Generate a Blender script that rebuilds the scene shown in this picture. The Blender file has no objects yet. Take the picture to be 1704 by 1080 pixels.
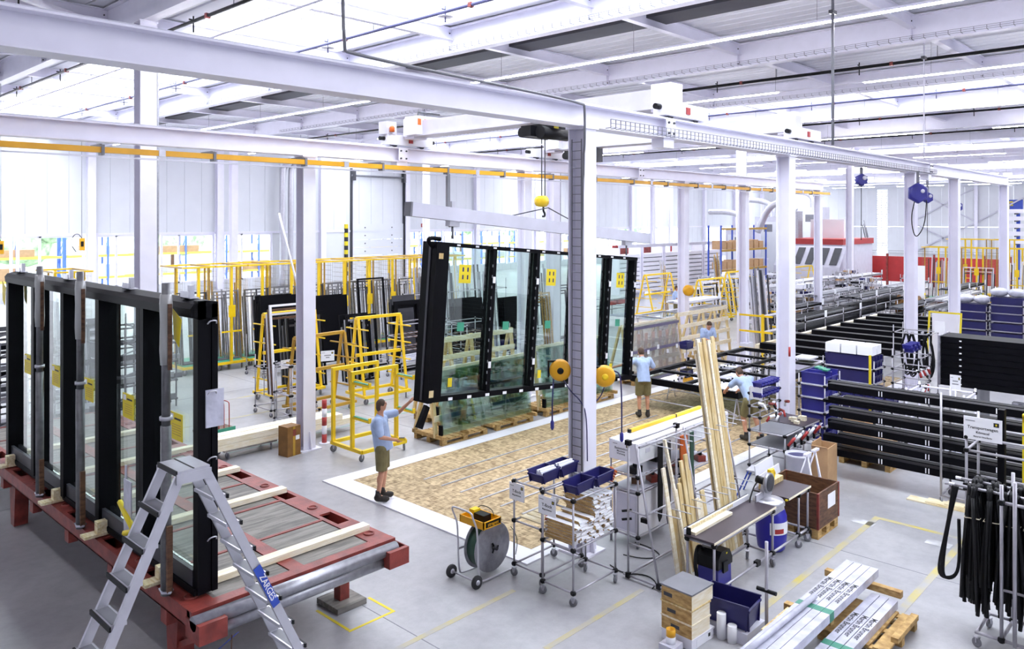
import bpy, math, random
from mathutils import Vector, Matrix, Euler
random.seed(11)
S = bpy.context.scene
C = S.collection
PI = math.pi
R_ = math.radians

# ---------------------------------------------------------------- camera, world, exposure
cam = bpy.data.cameras.new('camera')
cam.sensor_width = 36.0
cam.lens = 27.57
cam.shift_y = -0.1027
cam.clip_end = 400
cam_o = bpy.data.objects.new('camera', cam)
C.objects.link(cam_o)
cam_o.location = (0, 0, 5.0)
cam_o.rotation_euler = (R_(90), 0, R_(-46.61))
S.camera = cam_o
S.view_settings.view_transform = 'Standard'
S.view_settings.look = 'None'
S.view_settings.exposure = 0.98
S.view_settings.gamma = 1.0
S.view_settings.use_curve_mapping = False
W = bpy.data.worlds.new('overcast_sky')
S.world = W
W.use_nodes = True
W.node_tree.nodes['Background'].inputs[0].default_value = (0.88, 0.93, 1.0, 1)
W.node_tree.nodes['Background'].inputs[1].default_value = 4.4
LED_STRENGTH = 46.0
cyc = S.cycles
cyc.max_bounces = 7; cyc.diffuse_bounces = 4; cyc.glossy_bounces = 3; cyc.transmission_bounces = 3; cyc.transparent_max_bounces = 12
cyc.adaptive_threshold = .045
cyc.caustics_reflective = False; cyc.caustics_refractive = False; cyc.sample_clamp_indirect = 6.0

# ---------------------------------------------------------------- materials
def lin(h):
    h = h.lstrip('#')
    o = []
    for i in (0, 2, 4):
        c = int(h[i:i + 2], 16) / 255
        o.append(c / 12.92 if c <= .04045 else ((c + .055) / 1.055) ** 2.4)
    return (*o, 1.0)

MATS = {}
def mat(name, col, rough=.5, metal=0., vary=.06, scale=3., bump=0., bscale=40., spec=.5, stretch=None, col2=None, detail=3.):
    m = bpy.data.materials.new(name); m.use_nodes = True
    nt = m.node_tree; N = nt.nodes; L = nt.links
    b = N['Principled BSDF']
    c = lin(col); d = lin(col2) if col2 else tuple(x * (1 - vary * 2) for x in c[:3]) + (1,)
    b.inputs['Roughness'].default_value = rough
    b.inputs['Metallic'].default_value = metal
    b.inputs['Specular IOR Level'].default_value = spec
    geo = N.new('ShaderNodeNewGeometry')
    vec = geo.outputs['Position']
    if stretch:
        mp = N.new('ShaderNodeMapping'); mp.inputs['Scale'].default_value = stretch
        L.new(vec, mp.inputs['Vector']); vec = mp.outputs['Vector']
    n = N.new('ShaderNodeTexNoise'); n.inputs['Scale'].default_value = scale; n.inputs['Detail'].default_value = detail
    L.new(vec, n.inputs['Vector'])
    r = N.new('ShaderNodeValToRGB')
    r.color_ramp.elements[0].position = .35; r.color_ramp.elements[0].color = d
    r.color_ramp.elements[1].position = .65; r.color_ramp.elements[1].color = c
    L.new(n.outputs['Fac'], r.inputs['Fac']); L.new(r.outputs['Color'], b.inputs['Base Color'])
    if bump:
        n2 = N.new('ShaderNodeTexNoise'); n2.inputs['Scale'].default_value = bscale
        L.new(vec, n2.inputs['Vector'])
        bp = N.new('ShaderNodeBump'); bp.inputs['Strength'].default_value = bump; bp.inputs['Distance'].default_value = .02
        L.new(n2.outputs['Fac'], bp.inputs['Height']); L.new(bp.outputs['Normal'], b.inputs['Normal'])
    MATS[name] = m
    return m

mat('white_steel', '#e9e7f5', .35, vary=.02)
mat('grey_steel', '#c9c8d6', .4, vary=.04)
mat('wall_white', '#d9dbe1', .45, vary=.015, scale=1.)
mat('deck_white', '#d9d9e2', .45, vary=.02)
mat('galv', '#a3a3ab', .38, .7, vary=.1, scale=14)
mat('scaffold', '#77777b', .45, .4, vary=.15, scale=9)
mat('alu', '#c4c3cc', .32, .55, vary=.05, scale=6)
mat('pipe_grey', '#aeabb4', .33, .35, vary=.06, scale=8)
mat('black_alu', '#09090f', .5, .0, vary=.1, spec=.09)
mat('black_plastic', '#0d0d12', .45, vary=.1, spec=.25)
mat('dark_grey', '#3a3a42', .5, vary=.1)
mat('mid_grey', '#77777f', .5, vary=.08)
mat('rubber', '#26262a', .7)
mat('red_paint', '#8e3a32', .5, vary=.1, scale=6, col2='#6f2a25', bump=.15)
mat('signal_red', '#a82c2c', .45)
mat('yellow', '#f0c818', .38, vary=.05)
mat('crane_yellow', '#e2a411', .38, vary=.05)
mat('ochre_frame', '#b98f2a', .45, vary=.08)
mat('green', '#3f9a7c', .5)
mat('purple_tape', '#6a6480', .5)
mat('strap_green', '#3f8570', .5)
mat('dark_green', '#2f5143', .5)
mat('bin_blue', '#2b2a86', .38, vary=.08)
mat('bin_navy', '#211f5c', .36, vary=.08)
mat('barrel_blue', '#2a27a8', .34, vary=.06)
mat('rack_blue', '#2f4fb8', .45)
mat('cardboard', '#c09a72', .8, vary=.06, scale=6)
mat('cardboard_brown', '#8a5f2c', .6, vary=.12, scale=6)
mat('paper', '#e9e9ef', .7, vary=.01)
mat('ink', '#1a1a1e', .6)
mat('print_grey', '#8a8a92', .6)
mat('orange', '#d2641e', .6)
mat('sign_yellow', '#e6cf1a', .55)
mat('pine', '#d9c79c', .6, scale=4, stretch=(6, 6, .6), col2='#c3a56b', bump=.1)
mat('pine_pale', '#eee6d4', .6, scale=5, stretch=(1.2, 7, 7), col2='#e2d3b2')
mat('pine_y', '#e6dcc2', .6, scale=5, stretch=(7, 1.2, 7), col2='#cdb98c')
mat('pallet_wood', '#c2a066', .7, scale=5, stretch=(2, 2, 6), col2='#977442')
mat('old_ply', '#8f8a84', .75, scale=3.5, stretch=(.6, 5, 3), col2='#65615e', bump=.35, bscale=25, detail=8)
mat('brown_wood', '#6d4c36', .6, scale=4, stretch=(2, 2, 7), col2='#4a3022')
mat('skin', '#c58f73', .55, vary=.05, scale=20)
mat('hair', '#4b3524', .7, vary=.2, scale=60)
mat('shirt', '#a9bce0', .8, vary=.05, scale=12, bump=.2, bscale=18)
mat('shorts', '#756c48', .85, vary=.1, scale=10, bump=.2, bscale=20)
mat('shoe', '#2b2420', .7, vary=.2, scale=20)
mat('film_white', '#c3c3d3', .25, vary=.12, scale=5, bump=.4, bscale=9)
mat('silver_wrap', '#b9b9c6', .22, .5, vary=.25, scale=6, bump=.5, bscale=12)
mat('table_brown', '#3a2f38', .45, vary=.1)
mat('mesh_wire', '#857a5c', .5)
mat('yard_blue', '#5f80d8', .5)
mat('yard_yellow', '#ecd060', .5)
mat('yard_load', '#d8d4d0', .6)
mat('leaf', '#a9c59a', .8, vary=.3, scale=2)
mat('asphalt', '#b5b5b5', .9)
mat('tile_white', '#e6e5ee', .35, vary=.01)
mat('purple_pipe', '#55557c', .4, .2)

def concrete():
    m = mat('concrete', '#adacb0', .3, vary=.05, scale=.55, bump=.03, bscale=60, col2='#98979c', detail=7, spec=.45)
    nt = m.node_tree; N = nt.nodes; L = nt.links; b = N['Principled BSDF']
    old = b.inputs['Base Color'].links[0].from_socket
    g = N.new('ShaderNodeNewGeometry')
    n = N.new('ShaderNodeTexNoise'); n.inputs['Scale'].default_value = 5.; n.inputs['Detail'].default_value = 9
    n.inputs['Roughness'].default_value = .7
    L.new(g.outputs['Position'], n.inputs['Vector'])
    r = N.new('ShaderNodeValToRGB')
    r.color_ramp.elements[0].position = .3; r.color_ramp.elements[0].color = (.72, .71, .72, 1)
    r.color_ramp.elements[1].position = .6; r.color_ramp.elements[1].color = (1, 1, 1, 1)
    L.new(n.outputs['Fac'], r.inputs['Fac'])
    mx = N.new('ShaderNodeMixRGB'); mx.blend_type = 'MULTIPLY'; mx.inputs[0].default_value = .6
    L.new(old, mx.inputs[1]); L.new(r.outputs['Color'], mx.inputs[2]); L.new(mx.outputs[0], b.inputs['Base Color'])
concrete()
def osb():
    m = bpy.data.materials.new('osb'); m.use_nodes = True
    N = m.node_tree.nodes; L = m.node_tree.links; b = N['Principled BSDF']; b.inputs['Roughness'].default_value = .7
    g = N.new('ShaderNodeNewGeometry'); cols = []
    for sc, rot in (((9, 26, 9), .5), ((24, 8, 9), -.4)):
        mp = N.new('ShaderNodeMapping'); mp.inputs['Scale'].default_value = sc; mp.inputs['Rotation'].default_value = (0, 0, rot)
        v = N.new('ShaderNodeTexVoronoi'); v.inputs['Scale'].default_value = 1.
        L.new(g.outputs['Position'], mp.inputs['Vector']); L.new(mp.outputs[0], v.inputs['Vector']); cols.append(v.outputs['Color'])
    mx = N.new('ShaderNodeMixRGB'); mx.inputs[0].default_value = .5; L.new(cols[0], mx.inputs[1]); L.new(cols[1], mx.inputs[2])
    bw = N.new('ShaderNodeRGBToBW'); L.new(mx.outputs[0], bw.inputs[0])
    r = N.new('ShaderNodeValToRGB'); L.new(bw.outputs[0], r.inputs[0]); L.new(r.outputs[0], b.inputs['Base Color'])
    e = r.color_ramp.elements; e[0].position = .2; e[0].color = lin('#7d6647'); e[1].position = .75; e[1].color = lin('#c6ae88')
    MATS['osb'] = m
osb()

def paint_worn(name, col):
    m = mat(name, col, .55, scale=2.2, col2='#a3a2a6', detail=6)
    e = m.node_tree.nodes['Color Ramp'].color_ramp.elements; e[0].position = .36; e[1].position = .7
paint_worn('worn_yellow', '#b9a95a')
paint_worn('worn_white', '#e8e8ee')
paint_worn('worn_green', '#4f9f86')

def glassy(name, tint, refl=.12, rough=.0, opac=0., ocol='#ffffff'):
    m = bpy.data.materials.new(name); m.use_nodes = True
    N = m.node_tree.nodes; L = m.node_tree.links
    for n in list(N):
        if n.type == 'BSDF_PRINCIPLED': N.remove(n)
    t = N.new('ShaderNodeBsdfTransparent'); t.inputs[0].default_value = lin(tint)
    g = N.new('ShaderNodeBsdfGlossy'); g.inputs['Roughness'].default_value = rough; g.inputs[0].default_value = (1, 1, 1, 1)
    f = N.new('ShaderNodeLayerWeight'); f.inputs[0].default_value = .5
    p5 = N.new('ShaderNodeMath'); p5.operation = 'POWER'; p5.inputs[1].default_value = 4.; L.new(f.outputs['Facing'], p5.inputs[0])
    a = N.new('ShaderNodeMath'); a.operation = 'MULTIPLY_ADD'; a.inputs[1].default_value = .8; a.inputs[2].default_value = refl; a.use_clamp = True
    L.new(p5.outputs[0], a.inputs[0])
    mx = N.new('ShaderNodeMixShader'); L.new(a.outputs[0], mx.inputs[0]); L.new(t.outputs[0], mx.inputs[1]); L.new(g.outputs[0], mx.inputs[2])
    out = mx
    if opac:
        d = N.new('ShaderNodeBsdfDiffuse'); d.inputs[0].default_value = lin(ocol)
        m2 = N.new('ShaderNodeMixShader'); m2.inputs[0].default_value = opac
        L.new(mx.outputs[0], m2.inputs[1]); L.new(d.outputs[0], m2.inputs[2]); out = m2
    L.new(out.outputs[0], N['Material Output'].inputs[0]); MATS[name] = m
glassy('glass', '#ecf5f0', .05)
glassy('glass_green', '#e3f0ea', .10)
glassy('glass_mirror', '#dcebe4', .5)
glassy('glass_clear', '#f6fafa', .0)
glassy('film', '#eeeeee', .08, .15, .25)
glassy('wrap_film', '#f3ece6', .08, .25, .12, '#f4eef6')
glassy('mesh_haze', '#f4f4f4', .0, .3, .10, '#c9c0a0')

def emis(name, col, st):
    m = bpy.data.materials.new(name); m.use_nodes = True
    N = m.node_tree.nodes; b = N['Principled BSDF']
    b.inputs['Emission Color'].default_value = lin(col); b.inputs['Emission Strength'].default_value = st
    b.inputs['Base Color'].default_value = lin(col); MATS[name] = m
emis('led', '#fbfaff', LED_STRENGTH)
emis('exit_glow', '#3fd08a', 1.2)

# ---------------------------------------------------------------- mesh helpers
class MB:
    def __init__(s): s.v = []; s.f = []; s.s = []
    def _f(s, fs, sm=False): s.f += fs; s.s += [sm] * len(fs)
    def box(s, x0, y0, z0, x1, y1, z1):
        n = len(s.v)
        if x1 < x0: x0, x1 = x1, x0
        if y1 < y0: y0, y1 = y1, y0
        if z1 < z0: z0, z1 = z1, z0
        s.v += [(x, y, z) for z in (z0, z1) for x, y in ((x0, y0), (x1, y0), (x1, y1), (x0, y1))]
        s._f([(n, n + 3, n + 2, n + 1), (n + 4, n + 5, n + 6, n + 7)] + [(n + i, n + (i + 1) % 4, n + 4 + (i + 1) % 4, n + 4 + i) for i in range(4)])
        return s
    def bar(s, p, q, w, h, up=(0, 0, 1)):
        p = Vector(p); q = Vector(q); d = (q - p).normalized(); u = Vector(up)
        if abs(d.dot(u)) > .98: u = Vector((1, 0, 0))
        a = d.cross(u).normalized() * (w / 2); b = a.cross(d).normalized() * (h / 2)
        n = len(s.v)
        for c in (p, q):
            for i, j in ((-1, -1), (1, -1), (1, 1), (-1, 1)): s.v.append(tuple(c + a * i + b * j))
        s._f([(n + 3, n + 2, n + 1, n), (n + 4, n + 5, n + 6, n + 7)] + [(n + i, n + (i + 1) % 4, n + 4 + (i + 1) % 4, n + 4 + i) for i in range(4)])
        return s
    def cyl(s, p, q, r, n=8, r2=None, cap=True):
        p = Vector(p); q = Vector(q); d = (q - p).normalized()
        u = Vector((0, 0, 1)) if abs(d.z) < .95 else Vector((1, 0, 0))
        a = d.cross(u).normalized(); b = d.cross(a).normalized(); r2 = r if r2 is None else r2
        k = len(s.v)
        for c, rr in ((p, r), (q, r2)):
            for i in range(n):
                t = 2 * PI * i / n; s.v.append(tuple(c + a * (rr * math.cos(t)) + b * (rr * math.sin(t))))
        s._f([(k + i, k + (i + 1) % n, k + n + (i + 1) % n, k + n + i) for i in range(n)], True)
        if cap: s._f([tuple(k + i for i in reversed(range(n))), tuple(k + n + i for i in range(n))])
        return s
    def tube(s, pts, r, n=6, closed=False):
        P = [Vector(p) for p in pts]; k = len(s.v); pa = None
        if len(P) > 3 and not closed:
            for _ in range(2): P = [P[0]] + [q for a, b in zip(P, P[1:]) for q in (a * .75 + b * .25, a * .25 + b * .75)] + [P[-1]]
        m = len(P)
        for i, p in enumerate(P):
            if closed: d = P[(i + 1) % m] - P[i - 1]
            else: d = (P[min(i + 1, m - 1)] - P[max(i - 1, 0)])
            d.normalize()
            if pa is None:
                u = Vector((0, 0, 1)) if abs(d.z) < .9 else Vector((1, 0, 0)); a = d.cross(u).normalized()
            else: a = (pa - d * pa.dot(d)).normalized()
            pa = a; b = d.cross(a)
            for j in range(n):
                t = 2 * PI * j / n; s.v.append(tuple(p + a * (r * math.cos(t)) + b * (r * math.sin(t))))
        for i in range(m if closed else m - 1):
            o = k + i * n; o2 = k + ((i + 1) % m) * n
            s._f([(o + j, o + (j + 1) % n, o2 + (j + 1) % n, o2 + j) for j in range(n)], True)
        if not closed: s._f([tuple(k + j for j in reversed(range(n))), tuple(k + (m - 1) * n + j for j in range(n))])
        return s
    def lathe(s, prof, c=(0, 0, 0), axis='z', n=20):
        k = len(s.v); m = len(prof)
        for r, h in prof:
            for j in range(n):
                t = 2 * PI * j / n; x, y = r * math.cos(t), r * math.sin(t)
                p = {'z': (x, y, h), 'x': (h, x, y), 'y': (y, h, x)}[axis]
                s.v.append((p[0] + c[0], p[1] + c[1], p[2] + c[2]))
        for i in range(m - 1):
            s._f([(k + i * n + j, k + i * n + (j + 1) % n, k + (i + 1) * n + (j + 1) % n, k + (i + 1) * n + j) for j in range(n)], True)
        s._f([tuple(k + j for j in reversed(range(n))), tuple(k + (m - 1) * n + j for j in range(n))])
        return s
    def prism(s, poly, axis, a, b):
        k = len(s.v); m = len(poly)
        for h in (a, b):
            for u, w in poly: s.v.append({'x': (h, u, w), 'y': (u, h, w), 'z': (u, w, h)}[axis])
        s._f([(k + i, k + (i + 1) % m, k + m + (i + 1) % m, k + m + i) for i in range(m)])
        s._f([tuple(k + i for i in reversed(range(m))), tuple(k + m + i for i in range(m))])
        return s
    def ell(s, c, rx, ry, rz, n=12, m=8):
        k = len(s.v)
        for i in range(1, m):
            t = PI * i / m
            for j in range(n):
                p = 2 * PI * j / n
                s.v.append((c[0] + rx * math.sin(t) * math.cos(p), c[1] + ry * math.sin(t) * math.sin(p), c[2] + rz * math.cos(t)))
        s.v += [(c[0], c[1], c[2] + rz), (c[0], c[1], c[2] - rz)]; T = len(s.v) - 2
        for i in range(m - 2):
            s._f([(k + i * n + j, k + (i + 1) * n + j, k + (i + 1) * n + (j + 1) % n, k + i * n + (j + 1) % n) for j in range(n)], True)
        s._f([(T, k + j, k + (j + 1) % n) for j in range(n)], True)
        o = k + (m - 2) * n
        s._f([(T + 1, o + (j + 1) % n, o + j) for j in range(n)], True)
        return s
    def mesh(s, name, m):
        me = bpy.data.meshes.new(name); me.from_pydata(s.v, [], s.f)
        me.polygons.foreach_set('use_smooth', s.s); me.materials.append(MATS[m]); me.update()
        return me
    def build(s, name, m, par=None, loc=(0, 0, 0), rot=None):
        return link(name, s.mesh(name, m), par, loc, rot)

def link(name, me, par=None, loc=(0, 0, 0), rot=None):
    o = bpy.data.objects.new(name, me); C.objects.link(o); o.location = loc
    if rot: o.rotation_euler = rot
    if par is not None: o.parent = par
    return o
def tag(o, label=None, cat=None, group=None, kind=None):
    if label: o['label'] = label
    if cat: o['category'] = cat
    if group: o['group'] = group
    if kind: o['kind'] = kind
    return o
def thing(name, label, cat, loc=(0, 0, 0), rz=0., group=None):
    o = bpy.data.objects.new(name, None); C.objects.link(o); o.location = loc; o.rotation_euler = (0, 0, rz)
    o.empty_display_size = .1
    return tag(o, label, cat, group)
def struct(o, label=None):
    return tag(o, label, None, None, 'structure')
CACHE = {}
def bx(name, m, par, x0, y0, z0, x1, y1, z1):
    """one box piece, sharing mesh data with alike pieces"""
    d = (round(abs(x1 - x0), 4), round(abs(y1 - y0), 4), round(abs(z1 - z0), 4)); k = ('b', m, d)
    if k not in CACHE:
        e = min(d) * .12
        CACHE[k] = MB().box(-d[0] / 2, -d[1] / 2, -d[2] / 2, d[0] / 2, d[1] / 2, d[2] / 2).mesh(name, m)
    return link(name, CACHE[k], par, ((x0 + x1) / 2, (y0 + y1) / 2, (z0 + z1) / 2))
def cy(name, m, par, p, q, r, n=8):
    return MB().cyl(p, q, r, n).build(name, m, par)
def copy_tree(o, par=None, loc=None, rz=None):
    c = o.copy(); C.objects.link(c); c.parent = par
    if loc is not None: c.location = loc
    if rz is not None: c.rotation_euler = (0, 0, rz)
    for ch in o.children: copy_tree(ch, c)
    return c
TMP = bpy.data.scenes.new('workspace')
def evaluate(o):
    TMP.collection.objects.link(o); vl = TMP.view_layers[0]; vl.update()
    me = bpy.data.meshes.new_from_object(o.evaluated_get(vl.depsgraph)); bpy.data.objects.remove(o)
    return me
def text(par, body, loc, size, rot, m='ink', align='CENTER', name='lettering'):
    k = ('txt', body, size, m, align)
    if k not in CACHE:
        cu = bpy.data.curves.new(name, 'FONT'); cu.body = body; cu.size = size; cu.align_x = align; cu.align_y = 'CENTER'
        cu.extrude = .0006; cu.offset = size * .012; cu.resolution_u = 2; cu.materials.append(MATS[m])
        CACHE[k] = evaluate(bpy.data.objects.new(name, cu))
    return link(name, CACHE[k], par, loc, rot)
ORD = 'first second third fourth fifth sixth seventh eighth ninth tenth eleventh twelfth thirteenth fourteenth fifteenth sixteenth seventeenth eighteenth nineteenth twentieth'.split() + ['%dth' % i for i in range(21, 60)]
# ---------------------------------------------------------------- the hall
XE, YW, ZD = 126.0, 54.0, 10.7         # end wall, back wall, underside of the roof deck
XL, YF = -8.0, -12.0
floor = struct(MB().box(XL, YF, -.3, XE, YW, 0).build('floor', 'concrete'), 'pale grey polished concrete floor of the hall')
for x in (-5.9, .1, 6.05, 12.02, 18.0, 24.0, 30.0, 36.0, 42.0, 48.0, 54.0, 60.0, 66.0, 72.0):
    bx('floor_joint', 'mid_grey', floor, x - .006, YF, 0, x + .006, YW, .0015)
for y in (15.6, 21.6, 27.6, 33.6, 39.6):
    bx('floor_joint', 'mid_grey', floor, XL, y - .006, 0, XE, y + .006, .0015)
def mark(m, x0, y0, x1, y1): bx('floor_marking', m, floor, x0, y0, .0005, x1, y1, .0025)
for a in ((9.3, 4.53, 13.8, 4.63), (13.7, 3.25, 13.8, 4.53), (10.4, 3.22, 13.7, 3.32), (5.4, 7.2, 7.7, 7.28), (6.9, 5.95, 8.9, 6.03)): mark('worn_yellow', *a)
mark('worn_white', 13.3, 4.5, 13.5, 4.85); mark('worn_white', 13.2, 3.35, 13.4, 3.7)
for a in ((5.55, 8.0, 5.59, 8.7), (5.55, 7.95, 6.25, 7.99), (6.21, 7.99, 6.25, 8.5)): mark('sign_yellow', *a)
for a in ((8.0, 15.9, 16.0, 15.96), (8.0, 17.4, 16.0, 17.46), (4.0, 16.8, 8.0, 16.86)): mark('worn_green', *a)
for a in ((6.2, 18.6, 13.0, 18.68), (2.5, 17.0, 4.2, 17.1), (9.5, 20.6, 14.0, 20.68)): mark('worn_yellow', *a)

def ibeam(mb, axis, a0, a1, c, z0, z1, w, tf, tw):
    for (q0, q1, b0, b1) in ((c - w / 2, c + w / 2, z0, z0 + tf), (c - w / 2, c + w / 2, z1 - tf, z1), (c - tw / 2, c + tw / 2, z0 + tf, z1 - tf)):
        if axis == 'x': mb.box(a0, q0, b0, a1, q1, b1)
        else: mb.box(q0, a0, b0, q1, a1, b1)
    return mb

# --- back wall with sandwich panels, pilasters, windows, sectional door
BW = 8.54
WC = [.8 + BW * k for k in range(15)]              # wall columns
wall_back = struct(MB().box(XL, YW + .02, 9.6, XE, YW + .2, 11.2).build('wall_back', 'wall_white'), 'white metal panel wall with a band of windows')
zs, zt = .6, 3.95
nwin = 0
for i, x in enumerate(WC):
    MB().box(x - .24, YW - .4, 0, x + .24, YW - .36, 10.7).box(x - .24, YW - .04, 0, x + .24, YW, 10.7).box(x - .02, YW - .36, 0, x + .02, YW - .04, 10.7).build('pilaster', 'white_steel', wall_back)
    if x + BW > XE + 1: break
    n = 7
    for k in range(n):
        a = x + BW * k / n
        bx('wall_panel', 'wall_white', wall_back, a + .014, YW, zt + .16, a + BW / n - .004, YW + .12, 9.62)
        if i != 4: bx('lower_panel', 'wall_white', wall_back, a + .014, YW, 0, a + BW / n - .004, YW + .12, zs)
    bx('rail', 'white_steel', wall_back, x + .24, YW - .06, zt, x + BW - .24, YW + .1, zt + .16)
    if i == 4: continue
    wins = [(.5, 1.6, 4.1), (4.6, 5.7, 8.1)] if i not in (3, 10) else [(.5, 1.8, 4.1)]
    if len(wins) == 1:
        for k in (4.3, 5.7, 7.1): bx('wall_panel', 'wall_white', wall_back, x + k, YW, zs, x + k + 1.38, YW + .12, zt)
    for w0, w1, w2 in wins:
        nwin += 1
        fr = MB()
        for a, b in ((w0 - .15, w0), (w1 - .06, w1 + .06), (w2, w2 + .15)): fr.box(x + a, YW - .02, zs, x + b, YW + .1, zt)
        fr.box(x + w0, YW - .02, zs, x + w2, YW + .1, zs + .1).box(x + w0, YW - .02, zt - .1, x + w2, YW + .1, zt)
        wn = struct(fr.build('window_%d' % nwin, 'white_steel'), '%s white framed window of the band in the back wall' % ORD[nwin - 1])
        for a, b in ((w0, w1 - .06), (w1 + .06, w2)): bx('pane', 'glass_clear', wn, x + a, YW + .03, zs + .1, x + b, YW + .05, zt - .1)
# sectional door in the fifth bay
dx0, dx1 = 37.9, 43.2
bx('wall_panel', 'wall_white', wall_back, WC[4] + .24, YW, 0, dx0 - .15, YW + .12, zt)
door = struct(MB().box(dx0 - .18, YW - .14, 0, dx0, YW + .05, 9.2).box(dx1, YW - .14, 0, dx1 + .18, YW + .05, 9.2).build('door_1', 'dark_grey'), 'white sectional door with dark lifting tracks')
for k in range(7):
    bx('door_panel', 'wall_white', door, dx0, YW - .1, .02 + k * .66, dx1, YW - .03, .02 + k * .66 + .645)
    for q in (1.2, 4.0): bx('hinge', 'mid_grey', door, dx0 + q, YW - .12, k * .66 + .3, dx0 + q + .12, YW - .1, k * .66 + .4)
cy('spring_shaft', 'mid_grey', door, (dx0 - .2, YW - .3, 8.6), (dx1 + .2, YW - .3, 8.6), .08)
for q in (dx0, dx1): bx('spring_bracket', 'dark_grey', door, q - .15, YW - .4, 8.2, q + .15, YW - .05, 9.0)
for k in range(12): bx('edge_guard', 'sign_yellow' if k % 2 else 'ink', door, dx0 - .75, YW - .2, .4 + k * .35, dx0 - .5, YW - .02, .75 + k * .35)
wall_end = struct(MB().box(XE + .02, YF, 9.6, XE + .2, YW, 11.2).build('wall_end', 'wall_white'), 'white panel wall closing the far end of the hall')
for k in range(44):
    a = YW - 1.5 * (k + 1)
    if k == 8: continue
    bx('wall_panel', 'wall_white', wall_end, XE, a + .012, 3.92, XE + .12, a + 1.488, 9.62)
    bx('lower_panel', 'wall_white', wall_end, XE, a + .012, 0, XE + .12, a + 1.488, 3.88)
for y in (46.0, 37.0, 28.5, 20.0, 11.5): MB().box(XE - .4, y - .22, 0, XE - .36, y + .22, 10.7).box(XE - .36, y - .03, 0, XE, y + .03, 10.7).build('pilaster', 'white_steel', wall_end)
for y0, y1, z0, z1 in ((37, 28.5, 0, 4.6), (28.5, 37, 0, 4.6), (37, 28.5, 4.6, 9.6), (28.5, 37, 4.6, 9.6), (28.5, 20, 4.6, 9.6)):
    MB().bar((XE - .2, y0, z0), (XE - .2, y1, z1), .18, .18).build('wind_brace', 'grey_steel', wall_end)
nwin += 1
wp = MB()
for k in range(8): wp.box(XE, 40.55 + k * .2, .3, XE + .1, 40.63 + k * .2, 9.6)
for k in range(28): wp.box(XE + .01, 40.52, .3 + k * .34, XE + .09, 42.0, .4 + k * .34)
wn = struct(wp.build('window_%d' % nwin, 'grey_steel'), 'tall gridded glass strip in the end wall')
bx('pane', 'glass_clear', wn, XE + .1, 40.5, .3, XE + .12, 42.0, 9.6)
struct(MB().box(XL - .2, YF, 0, XL, YW, 11.2).build('wall_side', 'wall_white'), 'plain white wall on the near end of the hall')
struct(MB().box(XL, YF - .2, 0, XE, YF, 11.2).build('wall_front', 'wall_white'), 'plain white wall behind the camera')

# --- roof: girders along y, purlins along x, trapezoid deck, skylights
GX = [.1 + 7.8 * k for k in range(16)]
PY = [-8.7 + 5.2 * k for k in range(13)]           # ... 1.7, 6.9, 12.1, 17.3, 22.5, 27.7, 32.9 ... 53.7
ceiling = struct(MB().box(XL, YF, 11.2, XE, YF + .1, 11.3).build('ceiling', 'deck_white'), 'white corrugated steel roof with long skylights')
def deck_mesh(w, l):
    mb = MB(); n = max(2, int(round(w / .5))); p = w / n; k = 0; pts = []
    for i in range(n):
        a = i * p; pts += [(a, .0), (a + p * .82, .0), (a + p * .86, .08), (a + p * .96, .08)]
    pts.append((w, 0))
    for y in (0, l):
        for x, z in pts: mb.v.append((x, y, z))
    m = len(pts)
    mb._f([(i, m + i, m + i + 1, i + 1) for i in range(m - 1)])
    return mb.mesh('deck_sheet', 'deck_white')
SKY = [(10.1 + 23.4 * k, 15.2 + 23.4 * k) for k in range(5)]
def covered():
    out = []; x = XL
    for a, b in SKY: out.append((x, a)); x = b
    out.append((x, XE)); return out
for a, b in covered():
    edges = [a] + [g for g in GX if a + .8 < g < b - .8] + [b]
    for e0, e1 in zip(edges, edges[1:]):
        w = e1 - e0
        for y in [YF] + PY[:-1]:
            l = (PY[PY.index(y) + 1] if y in PY else PY[0]) - y
            key = ('deck', round(w, 2), round(l, 2))
            if key not in CACHE: CACHE[key] = deck_mesh(w, l)
            link('deck_sheet', CACHE[key], ceiling, (e0, y, ZD))
for a, b in SKY:                                   # skylights: glass panes between white bars, safety grid below
    nb = 4; p = (b - a) / nb
    for y, y2 in zip([YF] + PY[:-1], PY):
        for k in range(nb):
            key = ('sky', round(p, 3), round(y2 - y, 3))
            if key not in CACHE:
                q = MB(); q.v = [(.03, .03, 0), (p - .03, .03, 0), (p - .03, y2 - y - .03, 0), (.03, y2 - y - .03, 0)]; q._f([(3, 2, 1, 0)]); CACHE[key] = q.mesh('skylight_pane', 'glass_clear')
            link('skylight_pane', CACHE[key], ceiling, (a + k * p, y, ZD + .33))
    for k in range(nb + 1): bx('skylight_bar', 'white_steel', ceiling, a + k * p - .03, YF, ZD + .26, a + k * p + .03, YW, ZD + .36)
    for s in (a, b): bx('skylight_kerb', 'white_steel', ceiling, s - .05, YF, ZD - .05, s + .05, YW, ZD + .4)
    g = MB()
    for k in range(int((YW - 1.7) / .42)): g.box(a, 1.7 + k * .42, ZD + .2, b, 1.712 + k * .42, ZD + .212)
    g.build('safety_grid', 'grey_steel', ceiling)
for gi, x in enumerate(GX):
    o = struct(ibeam(MB(), 'y', YF, YW, x, 9.9, 10.66, .3, .028, .02).build('beam', 'white_steel'), '%s deep white roof girder counted from the camera' % ORD[gi])
    for y in PY:
        if y > 0 and gi in (1, 2, 3, 4, 5):
            for s in (-1, 1): bx('stiffener', 'white_steel', o, x + s * .012, y - .008, 9.928, x + s * .148, y + .008, 10.632)
            for s in (-1, 1):
                for z in (10.02, 10.5): MB().cyl((x + s * .1, y - .03, z), (x + s * .1, y + .03, z), .022, 6).build('bolt', 'dark_grey', o)
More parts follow.
